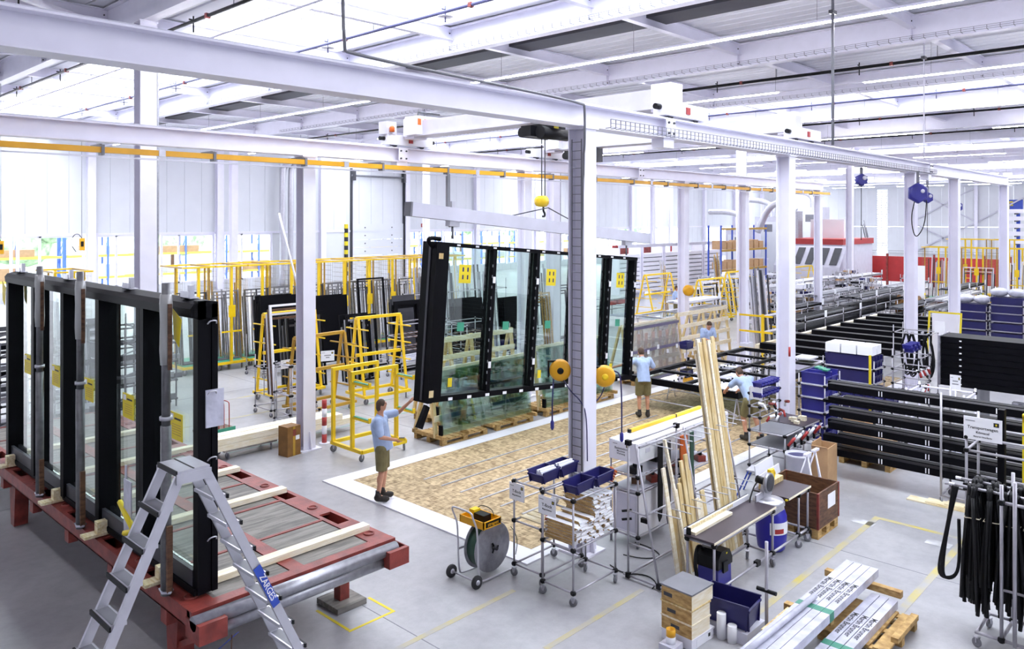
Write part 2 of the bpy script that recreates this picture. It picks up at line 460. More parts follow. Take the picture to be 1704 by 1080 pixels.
for x in (15.45, 23.25, 31.05):
    g = MB(); y = 2.0
    while y < 40: g.box(x - .1, y, 9.93, x + .1, y + .012, 9.94).box(x - .1, y, 9.93, x - .09, y + .012, 10.03); y += .3
    for q in (9.93, 9.98, 10.03): g.box(x - .105, 2, q, x - .097, 40, q + .008)
    g.build('cable_tray', 'mid_grey', ceiling)
for pi_, y in enumerate(PY):
    o = struct(ibeam(MB(), 'x', XL, XE, y, 10.3, 10.66, .2, .02, .012).build('beam', 'white_steel'), '%s white roof purlin running under the deck' % ORD[pi_])
br = MB()
for y0, y1 in ((17.3, 22.5), (22.5, 27.7), (27.7, 32.9), (32.9, 38.1), (38.1, 43.3)):
    br.bar((.3, y0, 10.2), (7.7, y1, 10.2), .14, .14).bar((.3, y1, 10.22), (7.7, y0, 10.22), .14, .14)
br.build('wind_bracing', 'white_steel', ceiling)
# dark strips that paint shade onto the deck beyond two of the girders
for x in (18.15, 65.0): bx('deck_shade_strip', 'dark_grey', ceiling, x, YF, 10.52, x + 1.0, YW, 10.69)

# --- columns
def hcol(name, m, x, y, z1, d, label, base=True):
    t = thing(name, label, 'column', (x, y, 0)); t['kind'] = 'structure'; del t['category']
    h = d / 2
    bx('flange', m, t, -h, -h, 0, h, -h + .022, z1); bx('flange', m, t, -h, h - .022, 0, h, h, z1)
    bx('web', m, t, -.008, -h + .022, 0, .008, h - .022, z1)
    if base:
        bx('base_plate', m, t, -.25, -.25, 0, .25, .25, .03)
        for sx in (-1, 1):
            MB().prism([(sx * h, .03), (sx * (h + .09), .03), (sx * (h + .03), .4), (sx * h, .4)], 'y', -.01, .01).build('gusset', m, t)
            MB().prism([(sx * h, .03), (sx * (h + .09), .03), (sx * (h + .03), .4), (sx * h, .4)], 'x', -.01, .01).build('gusset', m, t)
    bx('head_plate', m, t, -h - .03, -h - .03, z1, h + .03, h + .03, z1 + .03)
    return t
RZ0, RZ1 = 6.38, 6.72                               # crane runway beam
NEARX = [9.33, 16.42, 24.95, 29.6, 36.85]; FARX = [9.33, 16.38, 24.9, 29.55, 37.0]
YN, YFAR = 7.36, 15.0
for x, l in zip(NEARX, ('white steel column carrying two round yellow hose reels', 'white steel column beside the violet bin rack', 'white steel column rising behind the hose and tool racks', 'slim white column in front of the yellow cages', 'last white column under the end of the near runway')):
    hcol('column', 'white_steel', x, YN, RZ0 - .03, .3, l)
for x, l in zip(FARX, ('white steel column beside the brown cardboard box', 'white steel column seen behind the hanging facade unit', 'white column by the yellow cage carts', 'white column in front of the grey profile cart', 'last white column under the end of the far runway')):
    hcol('column', 'white_steel', x, YFAR, RZ0 - .03, .3, l)
for x, l in zip((7.9, 23.5, 39.1, 54.7), ('tall white roof column behind the standing facade unit', 'tall roof column behind the yellow hoist hook', 'tall roof column hidden behind the profile cart', 'thin distant roof column with reddish cable track')):
    t = hcol('column', 'white_steel', x, 20.0, 9.87, .4, l, False)
    bx('cable_duct', 'galv', t, .21, -.2, 0, .25, -.12, 9.0)
for x in (7.9, 23.5, 39.1, 54.7, 70.3):
    hcol('column', 'white_steel', x, 46.0, 9.87, .4, 'white roof column near the back wall, %d metres along the hall' % x, False); hcol('column', 'white_steel', x, -6.0, 9.87, .4, 'white roof column behind the camera, %d metres along the hall' % x, False)

# --- runway beams
def runway(y, x0, x1, label, splices):
    o = struct(ibeam(MB(), 'x', x0, x1, y, RZ0, RZ1, .3, .022, .014).build('beam', 'white_steel'), label)
    bx('crane_rail', 'grey_steel', o, x0, y - .03, RZ1, x1, y + .03, RZ1 + .04)
    for x in splices:
        bx('splice_plate', 'white_steel', o, x - .14, y - .165, RZ0 + .02, x + .14, y - .15, RZ1)
        bx('hanger_plate', 'white_steel', o, x - .16, y - .12, RZ0 - .16, x + .16, y + .12, RZ0)
        for q in (-.08, .08):
            for z in (RZ0 + .08, RZ1 - .08): MB().cyl((x + q, y - .19, z), (x + q, y - .16, z), .022, 6).build('bolt', 'dark_grey', o)
    bx('end_stop', 'white_steel', o, x1 - .15, y - .15, RZ1, x1, y + .15, RZ1 + .2)
    return o
near = runway(YN, -6.0, 37.6, 'long white crane runway beam crossing the whole picture', (11.55, 26.4))
far = runway(YFAR, -6.0, 37.6, 'white runway beam above the yellow conductor rail', (11.9, 22.0))
# wire tray and conduit along the near runway
tr = MB(); x = 9.7
while x < 26.6:
    tr.box(x, YN - .26, RZ0 + .02, x + .01, YN - .25, RZ0 + .14); tr.box(x, YN - .26, RZ0 + .01, x + .01, YN - .16, RZ0 + .02); x += .13
for z in (.02, .08, .14): tr.box(9.7, YN - .262, RZ0 + z, 26.6, YN - .254, RZ0 + z + .008)
tr.build('cable_tray', 'mid_grey', near)
pp = [(4.9, YN - .2, 10.6), (4.9, YN - .2, 6.86), (5.0, YN - .2, 6.8), (9.1, YN - .2, 6.72), (9.15, YN - .19, 6.64), (9.15, YN - .19, 6.1), (9.2, YN - .12, 5.9), (9.2, YN - .12, .6)]
MB().tube(pp, .02).build('conduit', 'mid_grey', near)
lad = MB()
for y in (-.09, .09): lad.box(9.19, YN + y - .006, .2, 9.202, YN + y + .006, 6.2)
for k in range(46): lad.box(9.19, YN - .09, .3 + k * .13, 9.202, YN + .09, .308 + k * .13)
lad.build('cable_ladder', 'mid_grey', near)
# yellow conductor rail
t = thing('conductor_rail', 'long yellow crane conductor rail under the far runway beam', 'conductor rail', (0, YFAR - .42, 0))
x = -2.0; k = 0
while x < 37.2:
    x2 = min(x + 4.02, 37.3)
    bx('rail_section', 'crane_yellow', t, x + .03, -.05, 6.16, x2 - .03, .05, 6.26); bx('joint_cover', 'alu', t, x2 - .06, -.06, 6.15, x2 + .06, .06, 6.28)
    for q in (1.0, 3.0):
        if x + q < 37: bx('hanger', 'mid_grey', t, x + q - .025, -.07, 6.12, x + q + .025, .1, 6.3); bx('bracket_arm', 'mid_grey', t, x + q - .02, .05, 6.28, x + q + .02, .5, 6.32)
    x = x2
bx('lower_track', 'alu', t, -2, -.02, 6.08, 37.2, .02, 6.11)
# ---------------------------------------------------------------- lamps, pipes and cranes under the roof
for k in range(14):
    X = 9.4 + 9.03 * (k - 1)
    o = thing('ceiling_light_strip', '%s long white light strip under the roof counted from the camera' % ORD[k], 'light strip', (X, 0, 9.62), 0, 'light strips under the roof')
    bx('housing', 'white_steel', o, -.045, YF + .5, .02, .045, YW - .5, .08)
    y = YF + .6; j = 0
    while y < YW - 3.6:
        if k in (1, 2) or (k > 2 and k % 2 == 0 and j % 2 == 0) or k == 0 and j % 2 == 0 or (k > 2 and k % 2 and j % 3 != 1):
            bx('lamp', 'led', o, -.04, y, -.012, .04, y + 2.96, .02)
        y += 3.0; j += 1
    for j in range(12): bx('hanger_wire', 'mid_grey', o, -.004, PY[j] - .004 + .6, .08, .004, PY[j] + .604, 1.05)
for k, (X, z, m) in enumerate(((8.95, 10.05, 'black_plastic'), (13.0, 10.15, 'purple_pipe'), (26.7, 10.0, 'black_plastic'), (35.4, 10.2, 'purple_pipe'), (41.4, 10.05, 'black_plastic'), (50.0, 10.0, 'black_plastic'), (5.0, 10.0, 'black_plastic'))):
    t = thing('sprinkler_pipe', '%s sprinkler pipe under the roof, %s' % (ORD[k], 'violet and below a skylight' if 'purple' in m else 'black beneath the deck'), 'pipe', (X, 0, z), 0, 'sprinkler pipes')
    cy('pipe', m, t, (0, YF + .5, 0), (0, YW - .5, 0), .045 if k != 2 else .055, 8)
    for y in PY[2:]:
        bx('pipe_hanger', 'mid_grey', t, -.01, y + .2, 0, .01, y + .22, .6)
        bx('coupling', 'red_paint', t, -.06, y + 1.5, -.06, .06, y + 1.6, .06)
        h = MB().cyl((.12, y + 2.6, -.22), (.12, y + 2.6, .2), .02, 6).cyl((0, y + 2.6, .1), (.12, y + 2.6, .1), .02, 6)
        h.build('sprinkler_head', m, t)
        if 'purple' in m: MB().lathe([(0.001, 0), (.2, -.005), (.2, .0), (.001, .01)], (.12, y + 2.6, -.08), 'z', 16).build('heat_shield', 'grey_steel', t)
# steel conduit rod hanging in front of the end truck
for (x, y, z0, l) in ((18.1, 7.0, 6.7, 'grey steel drop rod hanging beside the second crane end carriage'), (25.3, 7.1, 6.75, 'thin white drop rod above the violet hose reel')):
    t = thing('drop_rod', l, 'conduit', (x, y, z0)); cy('rod', 'mid_grey' if x < 20 else 'white_steel', t, (0, 0, 0), (0, 0, 3.6), .035 if x < 20 else .02); bx('clamp', 'dark_grey', t, -.12, -.05, 3.0, .12, .05, 3.08)

def end_carriage(par, y, face):
    s = face
    bx('end_carriage', 'tile_white', par, -.7, y - .13, .06, .7, y + .13, .3)
    for x in (-.42, .42): MB().cyl((x, y - .05, .1), (x, y + .05, .1), .09, 12).build('travel_wheel', 'dark_grey', par)
    for x in (-.75, .75): MB().cyl((x * .93, y, .2), (x * 1.12, y, .2), .05, 10).build('buffer', 'black_plastic', par)
    bx('drive_cover', 'signal_red', par, -.06, y - .15, .12, .06, y - .13, .24)
def crane(x, l):
    t = thing('bridge_crane', l, 'crane', (x, 0, RZ1))
    bx('bridge_girder', 'grey_steel', t, -.16, YN + .1, .28, .16, YFAR - .1, .62)
    bx('bridge_flange', 'grey_steel', t, -.24, YN + .1, .25, .24, YFAR - .1, .28)
    end_carriage(t, YN, -1); end_carriage(t, YFAR, 1)
    for y in (YN + .3, YFAR - .3): bx('gusset_plate', 'white_steel', t, -.2, y - .2, .2, .2, y + .2, .7)
    cab = bx('control_cabinet', 'tile_white', t, -.32, YFAR - .75, .28, .5, YFAR - .3, .72); bx('warning_label', 'orange', t, -.3, YFAR - .76, .5, -.2, YFAR - .75, .65)
    bx('cabinet_switch', 'signal_red', t, -.1, YFAR - .765, .55, 0, YFAR - .75, .65)
    for q in (-.1, .1): MB().tube([(q + .1, YFAR - .4, .7), (q + .1, YFAR - .4, .85), (q + .6, YFAR - .4, .86)], .02).build('cable_arm', 'dark_grey', t)
    bx('festoon_rail', 'galv', t, .26, YN + .3, .42, .3, YFAR - .3, .46)
    return t
c1 = crane(12.15, 'bridge crane holding the hanging facade unit, nearest of the two cranes')
c2 = crane(17.3, 'second bridge crane with a black hoist parked at its far end')
def hoist(par, y, m, big):
    h = MB()
    h.box(-.3, y - .35, .0, .3, y + .35, .2).cyl((-.42, y - .28, .02), (.42, y - .28, .02), .13, 12).cyl((-.4, y + .25, .05), (.4, y + .25, .05), .1, 12).box(-.5, y - .1, -.05, .5, y + .12, .16)
    o = h.build('hoist_trolley', 'black_plastic', par)
    MB().cyl((.44, y - .28, .02), (.5, y - .28, .02), .12, 12).build('motor_cap', m, o)
    bx('name_label', 'sign_yellow', o, -.08, y - .36, .1, .06, y - .352, .16)
hoist(c1, 10.6, 'alu', 1); hoist(c2, 13.7, 'alu', 1)
bx('hoist_box', 'dark_grey', c2, -.3, 13.2, -.12, .35, 13.9, .3)
MB().tube([(.2, 13.9, -.1), (.25, 13.85, -.3), (.3, 13.6, -.34), (.3, 13.4, -.2)], .025).build('cable_loop', 'black_plastic', c2)
# pendant power tap on the yellow rail
t = thing('power_tap', 'grey power tap with a violet plug hanging from the yellow rail', 'power tap', (13.1, YFAR - .42, 5.03))
bx('drop_profile', 'mid_grey', t, -.04, -.04, .1, .04, .04, 1.1); bx('tap_box', 'alu', t, .08, -.06, .12, .2, .06, .42)
MB().lathe([(.02, -.05), (.08, 0), (.09, .1), (.05, .17)], (-.14, 0, .02), 'z', 10).build('plug', 'bin_blue', t)
MB().tube([(-.1, 0, .0), (0, 0, -.2), (.1, 0, -.22), (.17, 0, -.1), (.15, 0, .15)], .015).build('plug_cable', 'black_plastic', t)
MB().box(-.75, YFAR - .15, .3, -.45, YFAR + .15, .6).build('drive_box', 'grey_steel', c1); MB().lathe([(.06, 0), (.06, .1), (.03, .14)], (-.62, YFAR - .2, .35), 'z', 10).build('beacon', 'orange', c1)
# violet hose reels under the near runway
for k, (x, y, z, r, l) in enumerate(((24.2, 6.95, 5.75, .3, 'large violet hose reel with a hanging loop under the runway'), (21.6, 7.6, 6.05, .17, 'small violet reel left of the large violet hose reel'), (29.6, 8.2, 5.75, .2, 'small violet reel between the two slim white columns'), (35.0, 8.6, 5.5, .22, 'farthest small violet reel near the last column'))):
    t = thing('ceiling_reel', l, 'hose reel', (x, y, z), R_(-46))
    MB().lathe([(r * .8, -.09), (r, -.05), (r, .05), (r * .8, .09)], (0, 0, 0), 'y', 6).build('reel_housing', 'bin_blue', t)
    MB().lathe([(.03, -.11), (.06, -.1), (.06, .1), (.03, .11)], (r * .3, 0, .05), 'y', 8).build('hub', 'grey_steel', t)
    bx('mount', 'mid_grey', t, -.03, -.03, r * .9, .03, .03, max(.3, RZ0 - z))
    if r > .25: MB().tube([(-.1, 0, -.25), (-.2, 0, -.7), (-.12, 0, -1.2), (.0, 0, -1.25), (.2, 0, -.9), (.25, 0, -.2)], .014).build('hose', 'black_plastic', t)
    else: cy('hose', 'black_plastic', t, (0, 0, -r), (0, 0, -1.6), .01)
# outside: yard, racking and greenery beyond the windows
struct(MB().box(-40, YW + .3, -.4, 190, 140, -.1).build('ground', 'asphalt'), 'pale yard surface outside the windows')
for k in range(11):
    X = 12.0 + k * 5.6; Yo = 57.5 + (k % 3) * .3
    t = thing('storage_rack', '%s blue and yellow storage rack outside the windows' % ORD[k], 'rack', (X, Yo, -.1), 0, 'storage racks in the yard')
    for q in (0, 2.7, 5.4):
        for w in (0, 1.1): bx('upright', 'yard_blue', t, q - .06, w - .05, 0, q + .06, w + .05, 6.5)
        MB().bar((q, 0, .6), (q, 1.1, 2.2), .05, .05).bar((q, 1.1, 2.2), (q, 0, 3.8), .05, .05).build('lacing', 'yard_blue', t)
    for z in (1.0, 2.5, 4.0, 5.5):
        for w in (0, 1.1): bx('beam', 'yard_yellow', t, .06, w - .03, z, 5.34, w + .03, z + .16)
    for z in (1.14, 2.64, 4.14): bx('load', random.choice(('yard_load', 'grey_steel', 'wall_white', 'cardboard')), t, .3 + random.random() * .3, .05, z, 4.9 - random.random() * 2, 1.0, z + .4 + .5 * random.random())
for k in range(9):
    X = 8 + k * 14.0
    t = thing('yard_tree', '%s green tree beyond the yard racks' % ORD[k], 'tree', (X, 84, -.1), 0, 'trees beyond the yard')
    cy('trunk', 'brown_wood', t, (0, 0, 0), (0, 0, 3), .2)
    mb = MB()
    for j in range(6): mb.ell((random.uniform(-2.5, 2.5), random.uniform(-1, 1), random.uniform(2.5, 6)), random.uniform(1.6, 2.6), 1.8, random.uniform(1.3, 2.2), 9, 6)
    mb.build('crown', 'leaf', t)
# ---------------------------------------------------------------- red flat trailer with a standing facade unit
TX, TY = 3.55, 7.88
tr = thing('transport_trailer', 'rusty red flatbed trailer with grey plywood deck under the standing facade unit', 'trailer', (TX, TY, 0))
TL, TWD, TZ = 9.6, 2.6, 1.0
for x0, x1, nm in ((0, .3, 'side_rail'), (TWD - .3, TWD, 'side_rail')):
    mb = MB().box(x0, 0, TZ - .18, x0 + .06, TL, TZ).box(x1 - .06, 0, TZ - .18, x1, TL, TZ).box(x0, 0, TZ - .18, x1, TL, TZ - .165)
    y = .0
    while y < TL: mb.box(x0 + .06, y, TZ - .03, x1 - .06, min(y + .85, TL), TZ); y += 1.3
    rail = mb.build(nm, 'red_paint', tr)
    for k in range(7): MB().lathe([(.07, TZ - .02), (.07, TZ + .015), (.055, TZ + .015), (.055, TZ - .02)], ((x0 + x1) / 2, .3 + k * 1.3, 0), 'z', 12).build('lashing_ring', 'red_paint', rail)
    for k in range(6): bx('stake_pocket', 'red_paint', rail, x0 - .0 if x0 == 0 else x1 - .12, .55 + k * 1.55, TZ - .34, x0 + .12 if x0 == 0 else x1, .7 + k * 1.55, TZ - .18)
bx('centre_beam', 'red_paint', tr, TWD / 2 - .09, .06, TZ - .14, TWD / 2 + .09, TL, TZ)
ys = [0.06 + 1.06 * k for k in range(10)]
for y in ys: bx('cross_bar', 'red_paint', tr, .3, y, TZ - .12, TWD - .3, y + .05, TZ - .002)
bx('tail_bar', 'red_paint', tr, .0, -.05, TZ - .16, TWD, .06, TZ + .005)
for y0, y1 in zip(ys, ys[1:]):
    for x0, x1 in ((.305, TWD / 2 - .095), (TWD / 2 + .095, TWD - .305)): bx('deck_panel', 'old_ply', tr, x0, y0 + .056, TZ - .06, x1, y1 - .006, TZ - .012)
for z, y in ((TZ - .08, -.12), (TZ - .22, -.08)): cy('tail_tube', 'galv', tr, (-.02 + (.1 if z < .85 else 0), y, z), (TWD - .05, y, z), .075, 14)
for x0 in (-.02, TWD - .25): MB().box(x0, -.2, TZ - .26, x0 + .3, -.26, TZ - .06).box(x0, -.2, TZ - .26, x0 + .015, .05, TZ - .06).box(x0 + .285, -.2, TZ - .26, x0 + .3, .05, TZ - .06).build('tail_box', 'red_paint', tr)
for y in (.75, 6.8):
    lg = bx('support_leg', 'red_paint', tr, TWD - .32, y - .07, .07, TWD - .18, y + .07, TZ - .16)
    bx('foot_block', 'old_ply', tr, TWD - .47, y - .24, 0, TWD - .03, y + .24, .07)
for y in (.75, 6.8):
    MB().prism([(y - .09, .02), (y + .09, .02), (y + .17, TZ - .2), (y - .17, TZ - .2)], 'x', .14, .34).build('support_leg', 'red_paint', tr)
MB().bar((.2, .75, .3), (.15, -.05, .72), .06, .06).build('leg_brace', 'red_paint', tr)
MB().bar((.3, .6, .02), (.42, -.2, TZ - .3), .035, .004).build('blue_strap', 'rack_blue', tr)
MB().bar((.3, -.26, .15), (.32, -.27, TZ - .26), .02, .004).build('brown_strap', 'brown_wood', tr)

# standing facade unit
def sticker(par, x, y, z, nx, w=.34, h=.3):
    """yellow paper sheet on a pane facing -x"""
    o = bx('warning_sheet', 'sign_yellow', par, x - .004, y - w / 2, z - h / 2, x, y + w / 2, z + h / 2)
    bx('pictogram', 'paper', o, -.004, w * .18, h * .22, -.0022, w * .42, h * .44)
    for k in range(5): bx('print_line', 'ochre_frame', o, -.003, -w * .38, h * (.05 - .09 * k), -.0022, w * .3, h * (.075 - .09 * k))
    bx('headline', 'ink', o, -.003, -w * .38, h * .25, -.0022, w * .1, h * .32)
FX0, FY0, FZ0 = 3.72, 8.08, 1.04
fa = thing('facade_unit', 'tall black framed glass facade unit standing upright on the red trailer', 'facade unit', (FX0, FY0, FZ0))
FL, FH, FD = 6.85, 3.1, .22
PYS = [0.0, 1.36, 2.72, 4.08, 5.44, FL - .07]
for i, y in enumerate(PYS):
    if i == 0:
        for k, (a, b) in enumerate(((0, .09), (.095, .15), (.155, FD))): bx('end_post', 'black_alu', fa, a, -.02 + .012 * (k % 2), 0, b, .09, FH - .02 * k)
        for z in (.55, 1.4, 2.1, 2.85): MB().tube([(.1, -.03, z), (.12, -.05, z + .035), (.19, -.05, z + .035), (.2, -.03, z)], .008, 6).build('clip', 'alu', fa)
    elif i == 1: bx('mullion', 'black_alu', fa, -.05, y - .08, .05, FD, y + .02, FH - .1); bx('mullion', 'black_alu', fa, -.05, y + .03, .05, FD, y + .13, FH - .1)
    else: bx('mullion', 'black_alu', fa, -.05, y - .03, .05, FD, y + .1, FH - .1)
MB().prism([(-.07, FH - .17), (.02, FH - .2), (FD, FH - .18), (FD, FH - .02), (.1, FH), (-.04, FH - .03), (-.08, FH - .08)], 'y', -.02, FL).build('top_rail', 'black_alu', fa)
bx('bottom_rail', 'black_alu', fa, -.03, 0, 0, FD, FL, .07); bx('sill_glazing_bead', 'dark_grey', fa, -.01, .09, .07, .03, FL - .02, .24)
for a, b in zip(PYS, PYS[1:]):
    bx('pane', 'glass', fa, .06, a + .09, .22, .085, b, FH - .18)
    sticker(fa, .05, a + .62, 1.66, -1)
for y in (.35, 2.0, 4.2, 6.5): MB().box(.02, y - .1, FH, .14, y + .1, FH + .012).box(.02, y - .1, FH, .035, y + .1, FH + .08).box(.07, y - .03, FH, .12, y + .03, FH + .14).build('lifting_bracket', 'alu', fa)
bx('bracket_plate', 'film_white', fa, .08, -.035, 1.75, .28, -.02, 2.15)
for y, z, s in ((FL - .05, FH - .25, -1), (.25, FH - .2, 1)): MB().prism([(y - .1, z), (y + .12, z + .1), (y + .08, z - .22), (y - .04, z - .3)], 'x', -.1, -.094).build('warning_flag', 'sign_yellow', fa)
MB().box(-.06, 1.75, .12, -.05, 1.8, 1.0).box(-.08, 1.55, .15, -.07, 1.78, .85).build('protective_sheet', 'film_white', fa)
MB().tube([(-.06, 1.95, .52), (-.1, 1.6, .42), (-.08, 1.45, .3), (-.1, 1.7, .22)], .035, 6).build('yellow_sling', 'sign_yellow', fa)
# stanchion poles tied to the unit
for k, (y, l) in enumerate(((12.72, 'grey steel stanchion pole at the far end of the standing facade unit'), (11.04, 'grey steel stanchion pole in front of the middle of the facade unit'), (8.42, 'grey steel stanchion pole behind the aluminium ladder'))):
    t = thing('stanchion_pole', l, 'pole', (3.54, y, 1.003), 0, 'stanchion poles on the trailer')
    cy('lower_tube', 'scaffold', t, (0, 0, 0), (0, 0, 1.8), .055, 12); cy('upper_tube', 'scaffold', t, (0, 0, 1.8), (0, 0, 3.32), .045, 12)
    MB().lathe([(.058, 1.86), (.066, 1.86), (.066, 1.9), (.058, 1.9)], (0, 0, 0), 'z', 12).build('clamp_ring', 'alu', t)
    MB().lathe([(.06, 2.45), (.068, 2.6), (.062, 2.9), (.068, 3.1), (.06, 3.2)], (0, 0, 0), 'z', 10).build('film_wrap', 'film', t)
    bx('wood_lath', 'brown_wood', t, -.03, -.1, .05, .03, -.065, .75 if k else .55); bx('upper_lath', 'brown_wood', t, -.012, -.085, 2.4, .03, -.065, 3.1)
    MB().tube([(-.06, -.05, .05), (.0, -.11, .05), (.05, -.05, .05), (.05, .06, .06), (-.04, .07, .05)], .014, 6, True).build('tie_strap', 'film_white', t)
for k, (y, l) in enumerate(((14.6, 'pine wedge blocks at the far corner of the standing facade unit'), (12.3, 'pine wedge blocks left of the middle stanchion pole'), (10.6, 'pine wedge blocks right of the middle stanchion pole'), (8.75, 'pine wedge blocks beside the ladder-side stanchion pole'))):
    t = thing('wedge_blocks', l, 'wood block', (3.58, y, 1.018), 0, 'pine wedges under the facade unit')
    bx('base_board', 'pine_y', t, -.16, -.08, 0, .14, .08, .035); bx('stop_block', 'pine_y', t, 0, -.05, .035, .12, .05, .17)
for k, (y, l) in enumerate(((8.34, 'pale timber beam nearest the tail tubes of the trailer'), (10.35, 'second pale timber beam across the trailer deck'), (11.75, 'third pale timber beam across the trailer deck'), (13.4, 'fourth pale timber beam seen through the facade glass'), (15.2, 'farthest pale timber beam on the trailer'))):
    tag(MB().box(3.98, y - .07, 1.002, 6.08, y + .07, 1.07).build('timber_beam', 'pine_pale'), l, 'timber beam', 'timber beams on the trailer')

# aluminium double ladder
LX, LZT = 2.78, 3.02
ld = thing('step_ladder', 'tall aluminium double step ladder standing in front of the trailer', 'ladder', (LX, 6.27, 0))
for s in (-1, 1):
    for yy in (-.17, .17):
        sp = 1.12 if yy < 0 else 1.12
        ra = MB().bar((s * .1, yy * .92, LZT - .03), (s * 1.5, yy * 1.35, .02), .028, .075, (1, 0, 0)).build('rail', 'alu', ld)
        bx('rail_foot', 'black_plastic', ld, s * 1.5 - .05, yy * 1.35 - .025, 0, s * 1.5 + .05, yy * 1.35 + .025, .06)
    for k in range(1, 12):
        f = k / 12; x = s * (.1 + 1.4 * f); z = LZT - .03 - (LZT - .05) * f; w = .17 * (.92 + .43 * f)
        o = bx('step', 'alu', ld, x - .06, -w, z - .015, x + .06, w, z + .012)
        bx('step_edge', 'black_plastic', o, (.06 if s > 0 else -.075), -w - .02, -.02, (.075 if s > 0 else -.06), w + .02, .016)
        bx('step_ribs', 'mid_grey', o, -.045, -w + .02, .0135, .045, w - .02, .0145)
pl = bx('top_platform', 'alu', ld, -.13, -.18, LZT - .02, .13, .18, LZT + .01)
bx('platform_edge', 'black_plastic', pl, -.14, -.18, -.02, -.13, .18, .02); bx('platform_split', 'black_plastic', pl, -.006, -.18, .015, .006, .18, .018)
for yy in (-.19, .18): bx('hinge_plate', 'alu', ld, -.14, yy, LZT - .09, .14, yy + .012, LZT - .01)
d = Vector((1.4, -.073, -(LZT - .05))).normalized()
bd = MB().bar(Vector((.1, -.16, LZT - .03)) + d * 1.0 + Vector((.0, -.02, 0)), Vector((.1, -.16, LZT - .03)) + d * 1.42 + Vector((.0, -.02, 0)), .004, .07, (1, 0, 0)).build('brand_label', 'rack_blue', ld)
# lettering runs down the rail
o = text(ld, 'ZARGES', tuple(Vector((.1, -.16, LZT - .03)) + d * 1.22 + Vector((.0, -.026, 0))), .075, (R_(90), R_(65), 0), 'paper')
# ---------------------------------------------------------------- generators used by many things
def caster(par, x, y, r=.06, z=0., m='rubber', light=True):
    k = ('cast', r)
    if k not in CACHE:
        f = MB().box(-.022, -.006, r, -.017, .006, r * 2.1).box(.017, -.006, r, .022, .006, r * 2.1).box(-.025, -.03, r * 2.05, .025, .03, r * 2.2).prism([(-.03, r * 2.1), (.03, r * 2.1), (.012, r * .9), (-.012, r * .9)], 'x', -.022, -.018)
        w = MB().lathe([(r * .5, -.012), (r * .96, -.014), (r, -.008), (r, .008), (r * .96, .014), (r * .5, .012)], (0, 0, r), 'x', 14)
        CACHE[k] = (f.mesh('caster', 'alu'), w.mesh('wheel', 'mid_grey'))
    o = link('caster', CACHE[k][0], par, (x, y, z), (0, 0, random.uniform(0, 3)))
    link('wheel', CACHE[k][1], o)
    return o
def pipe_frame(par, x0, y0, x1, y1, levels, H, cast=True, r=.014, z0=.14, xs=None, m='pipe_grey'):
    """pipe rack frame in local coordinates: posts, rails, black joints"""
    xs = xs or [x0, x1]
    pk = ('post', r, round(H - z0, 3), m)
    if pk not in CACHE: CACHE[pk] = MB().cyl((0, 0, 0), (0, 0, H - z0), r, 8).mesh('post', m)
    jk = ('joint', r)
    if jk not in CACHE: CACHE[jk] = MB().cyl((0, 0, -.03), (0, 0, .03), r * 1.45, 8).cyl((-.035, 0, 0), (.035, 0, 0), r * 1.4, 8).cyl((0, -.035, 0), (0, .035, 0), r * 1.4, 8).mesh('pipe_joint', 'black_plastic')
    for x in xs:
        for y in (y0, y1):
            link('post', CACHE[pk], par, (x, y, z0))
            for z in levels: link('pipe_joint', CACHE[jk], par, (x, y, z))
            if cast: caster(par, x, y, .055)
    for z in levels:
        for y in (y0, y1): 
            k = ('rx', round(x1 - x0, 3), r, m)
            if k not in CACHE: CACHE[k] = MB().cyl((0, 0, 0), (x1 - x0, 0, 0), r, 8).mesh('rail', m)
            link('rail', CACHE[k], par, (x0, y, z))
        for x in xs:
            k = ('ry', round(y1 - y0, 3), r, m)
            if k not in CACHE: CACHE[k] = MB().cyl((0, 0, 0), (0, y1 - y0, 0), r, 8).mesh('rail', m)
            link('rail', CACHE[k], par, (x, y0, z))
def bin_mesh(w, l, h, m, front=.6):
    """open storage bin, low front lip at -x end, tapered walls"""
    k = ('bin', w, l, h, m, front)
    if k not in CACHE:
        t = .012; a = .03; hf = h * front
        mb = MB()
        mb.box(a, a, 0, l - a, w - a, t)
        def wall(p, q, z0, z1a, z1b, nx, ny):
            n = len(mb.v); i = (-nx * t, -ny * t)
            bx_, by_ = nx * a, ny * a
            P = [(p[0] - bx_, p[1] - by_, 0), (q[0] - bx_, q[1] - by_, 0), (q[0], q[1], z1b), (p[0], p[1], z1a)]
            mb.v.extend(P + [(x + i[0], y + i[1], z) for x, y, z in P])
            mb._f([(n, n + 1, n + 2, n + 3), (n + 7, n + 6, n + 5, n + 4), (n, n + 4, n + 5, n + 1), (n + 1, n + 5, n + 6, n + 2), (n + 2, n + 6, n + 7, n + 3), (n + 3, n + 7, n + 4, n)])
        wall((0, 0), (l, 0), 0, h, h, 0, -1); wall((l, w), (0, w), 0, h, h, 0, 1); wall((l, 0), (l, w), 0, h, h, 1, 0); wall((0, w), (0, 0), 0, hf, hf, -1, 0)
        mb.box(-.008, -.008, h - .02, l + .008, .004, h).box(-.008, w - .004, h - .02, l + .008, w + .008, h).box(l - .004, 0, h - .02, l + .008, w, h).box(-.012, 0, hf - .025, .004, w, hf)
        CACHE[k] = mb.mesh('storage_bin', m)
    return CACHE[k]
def put_bin(x, y, z, w, l, h, m, label, rz=0., group=None, front=.6):
    return tag(link('storage_bin', bin_mesh(w, l, h, m, front), None, (x, y, z), (0, 0, rz)), label, 'bin', group)
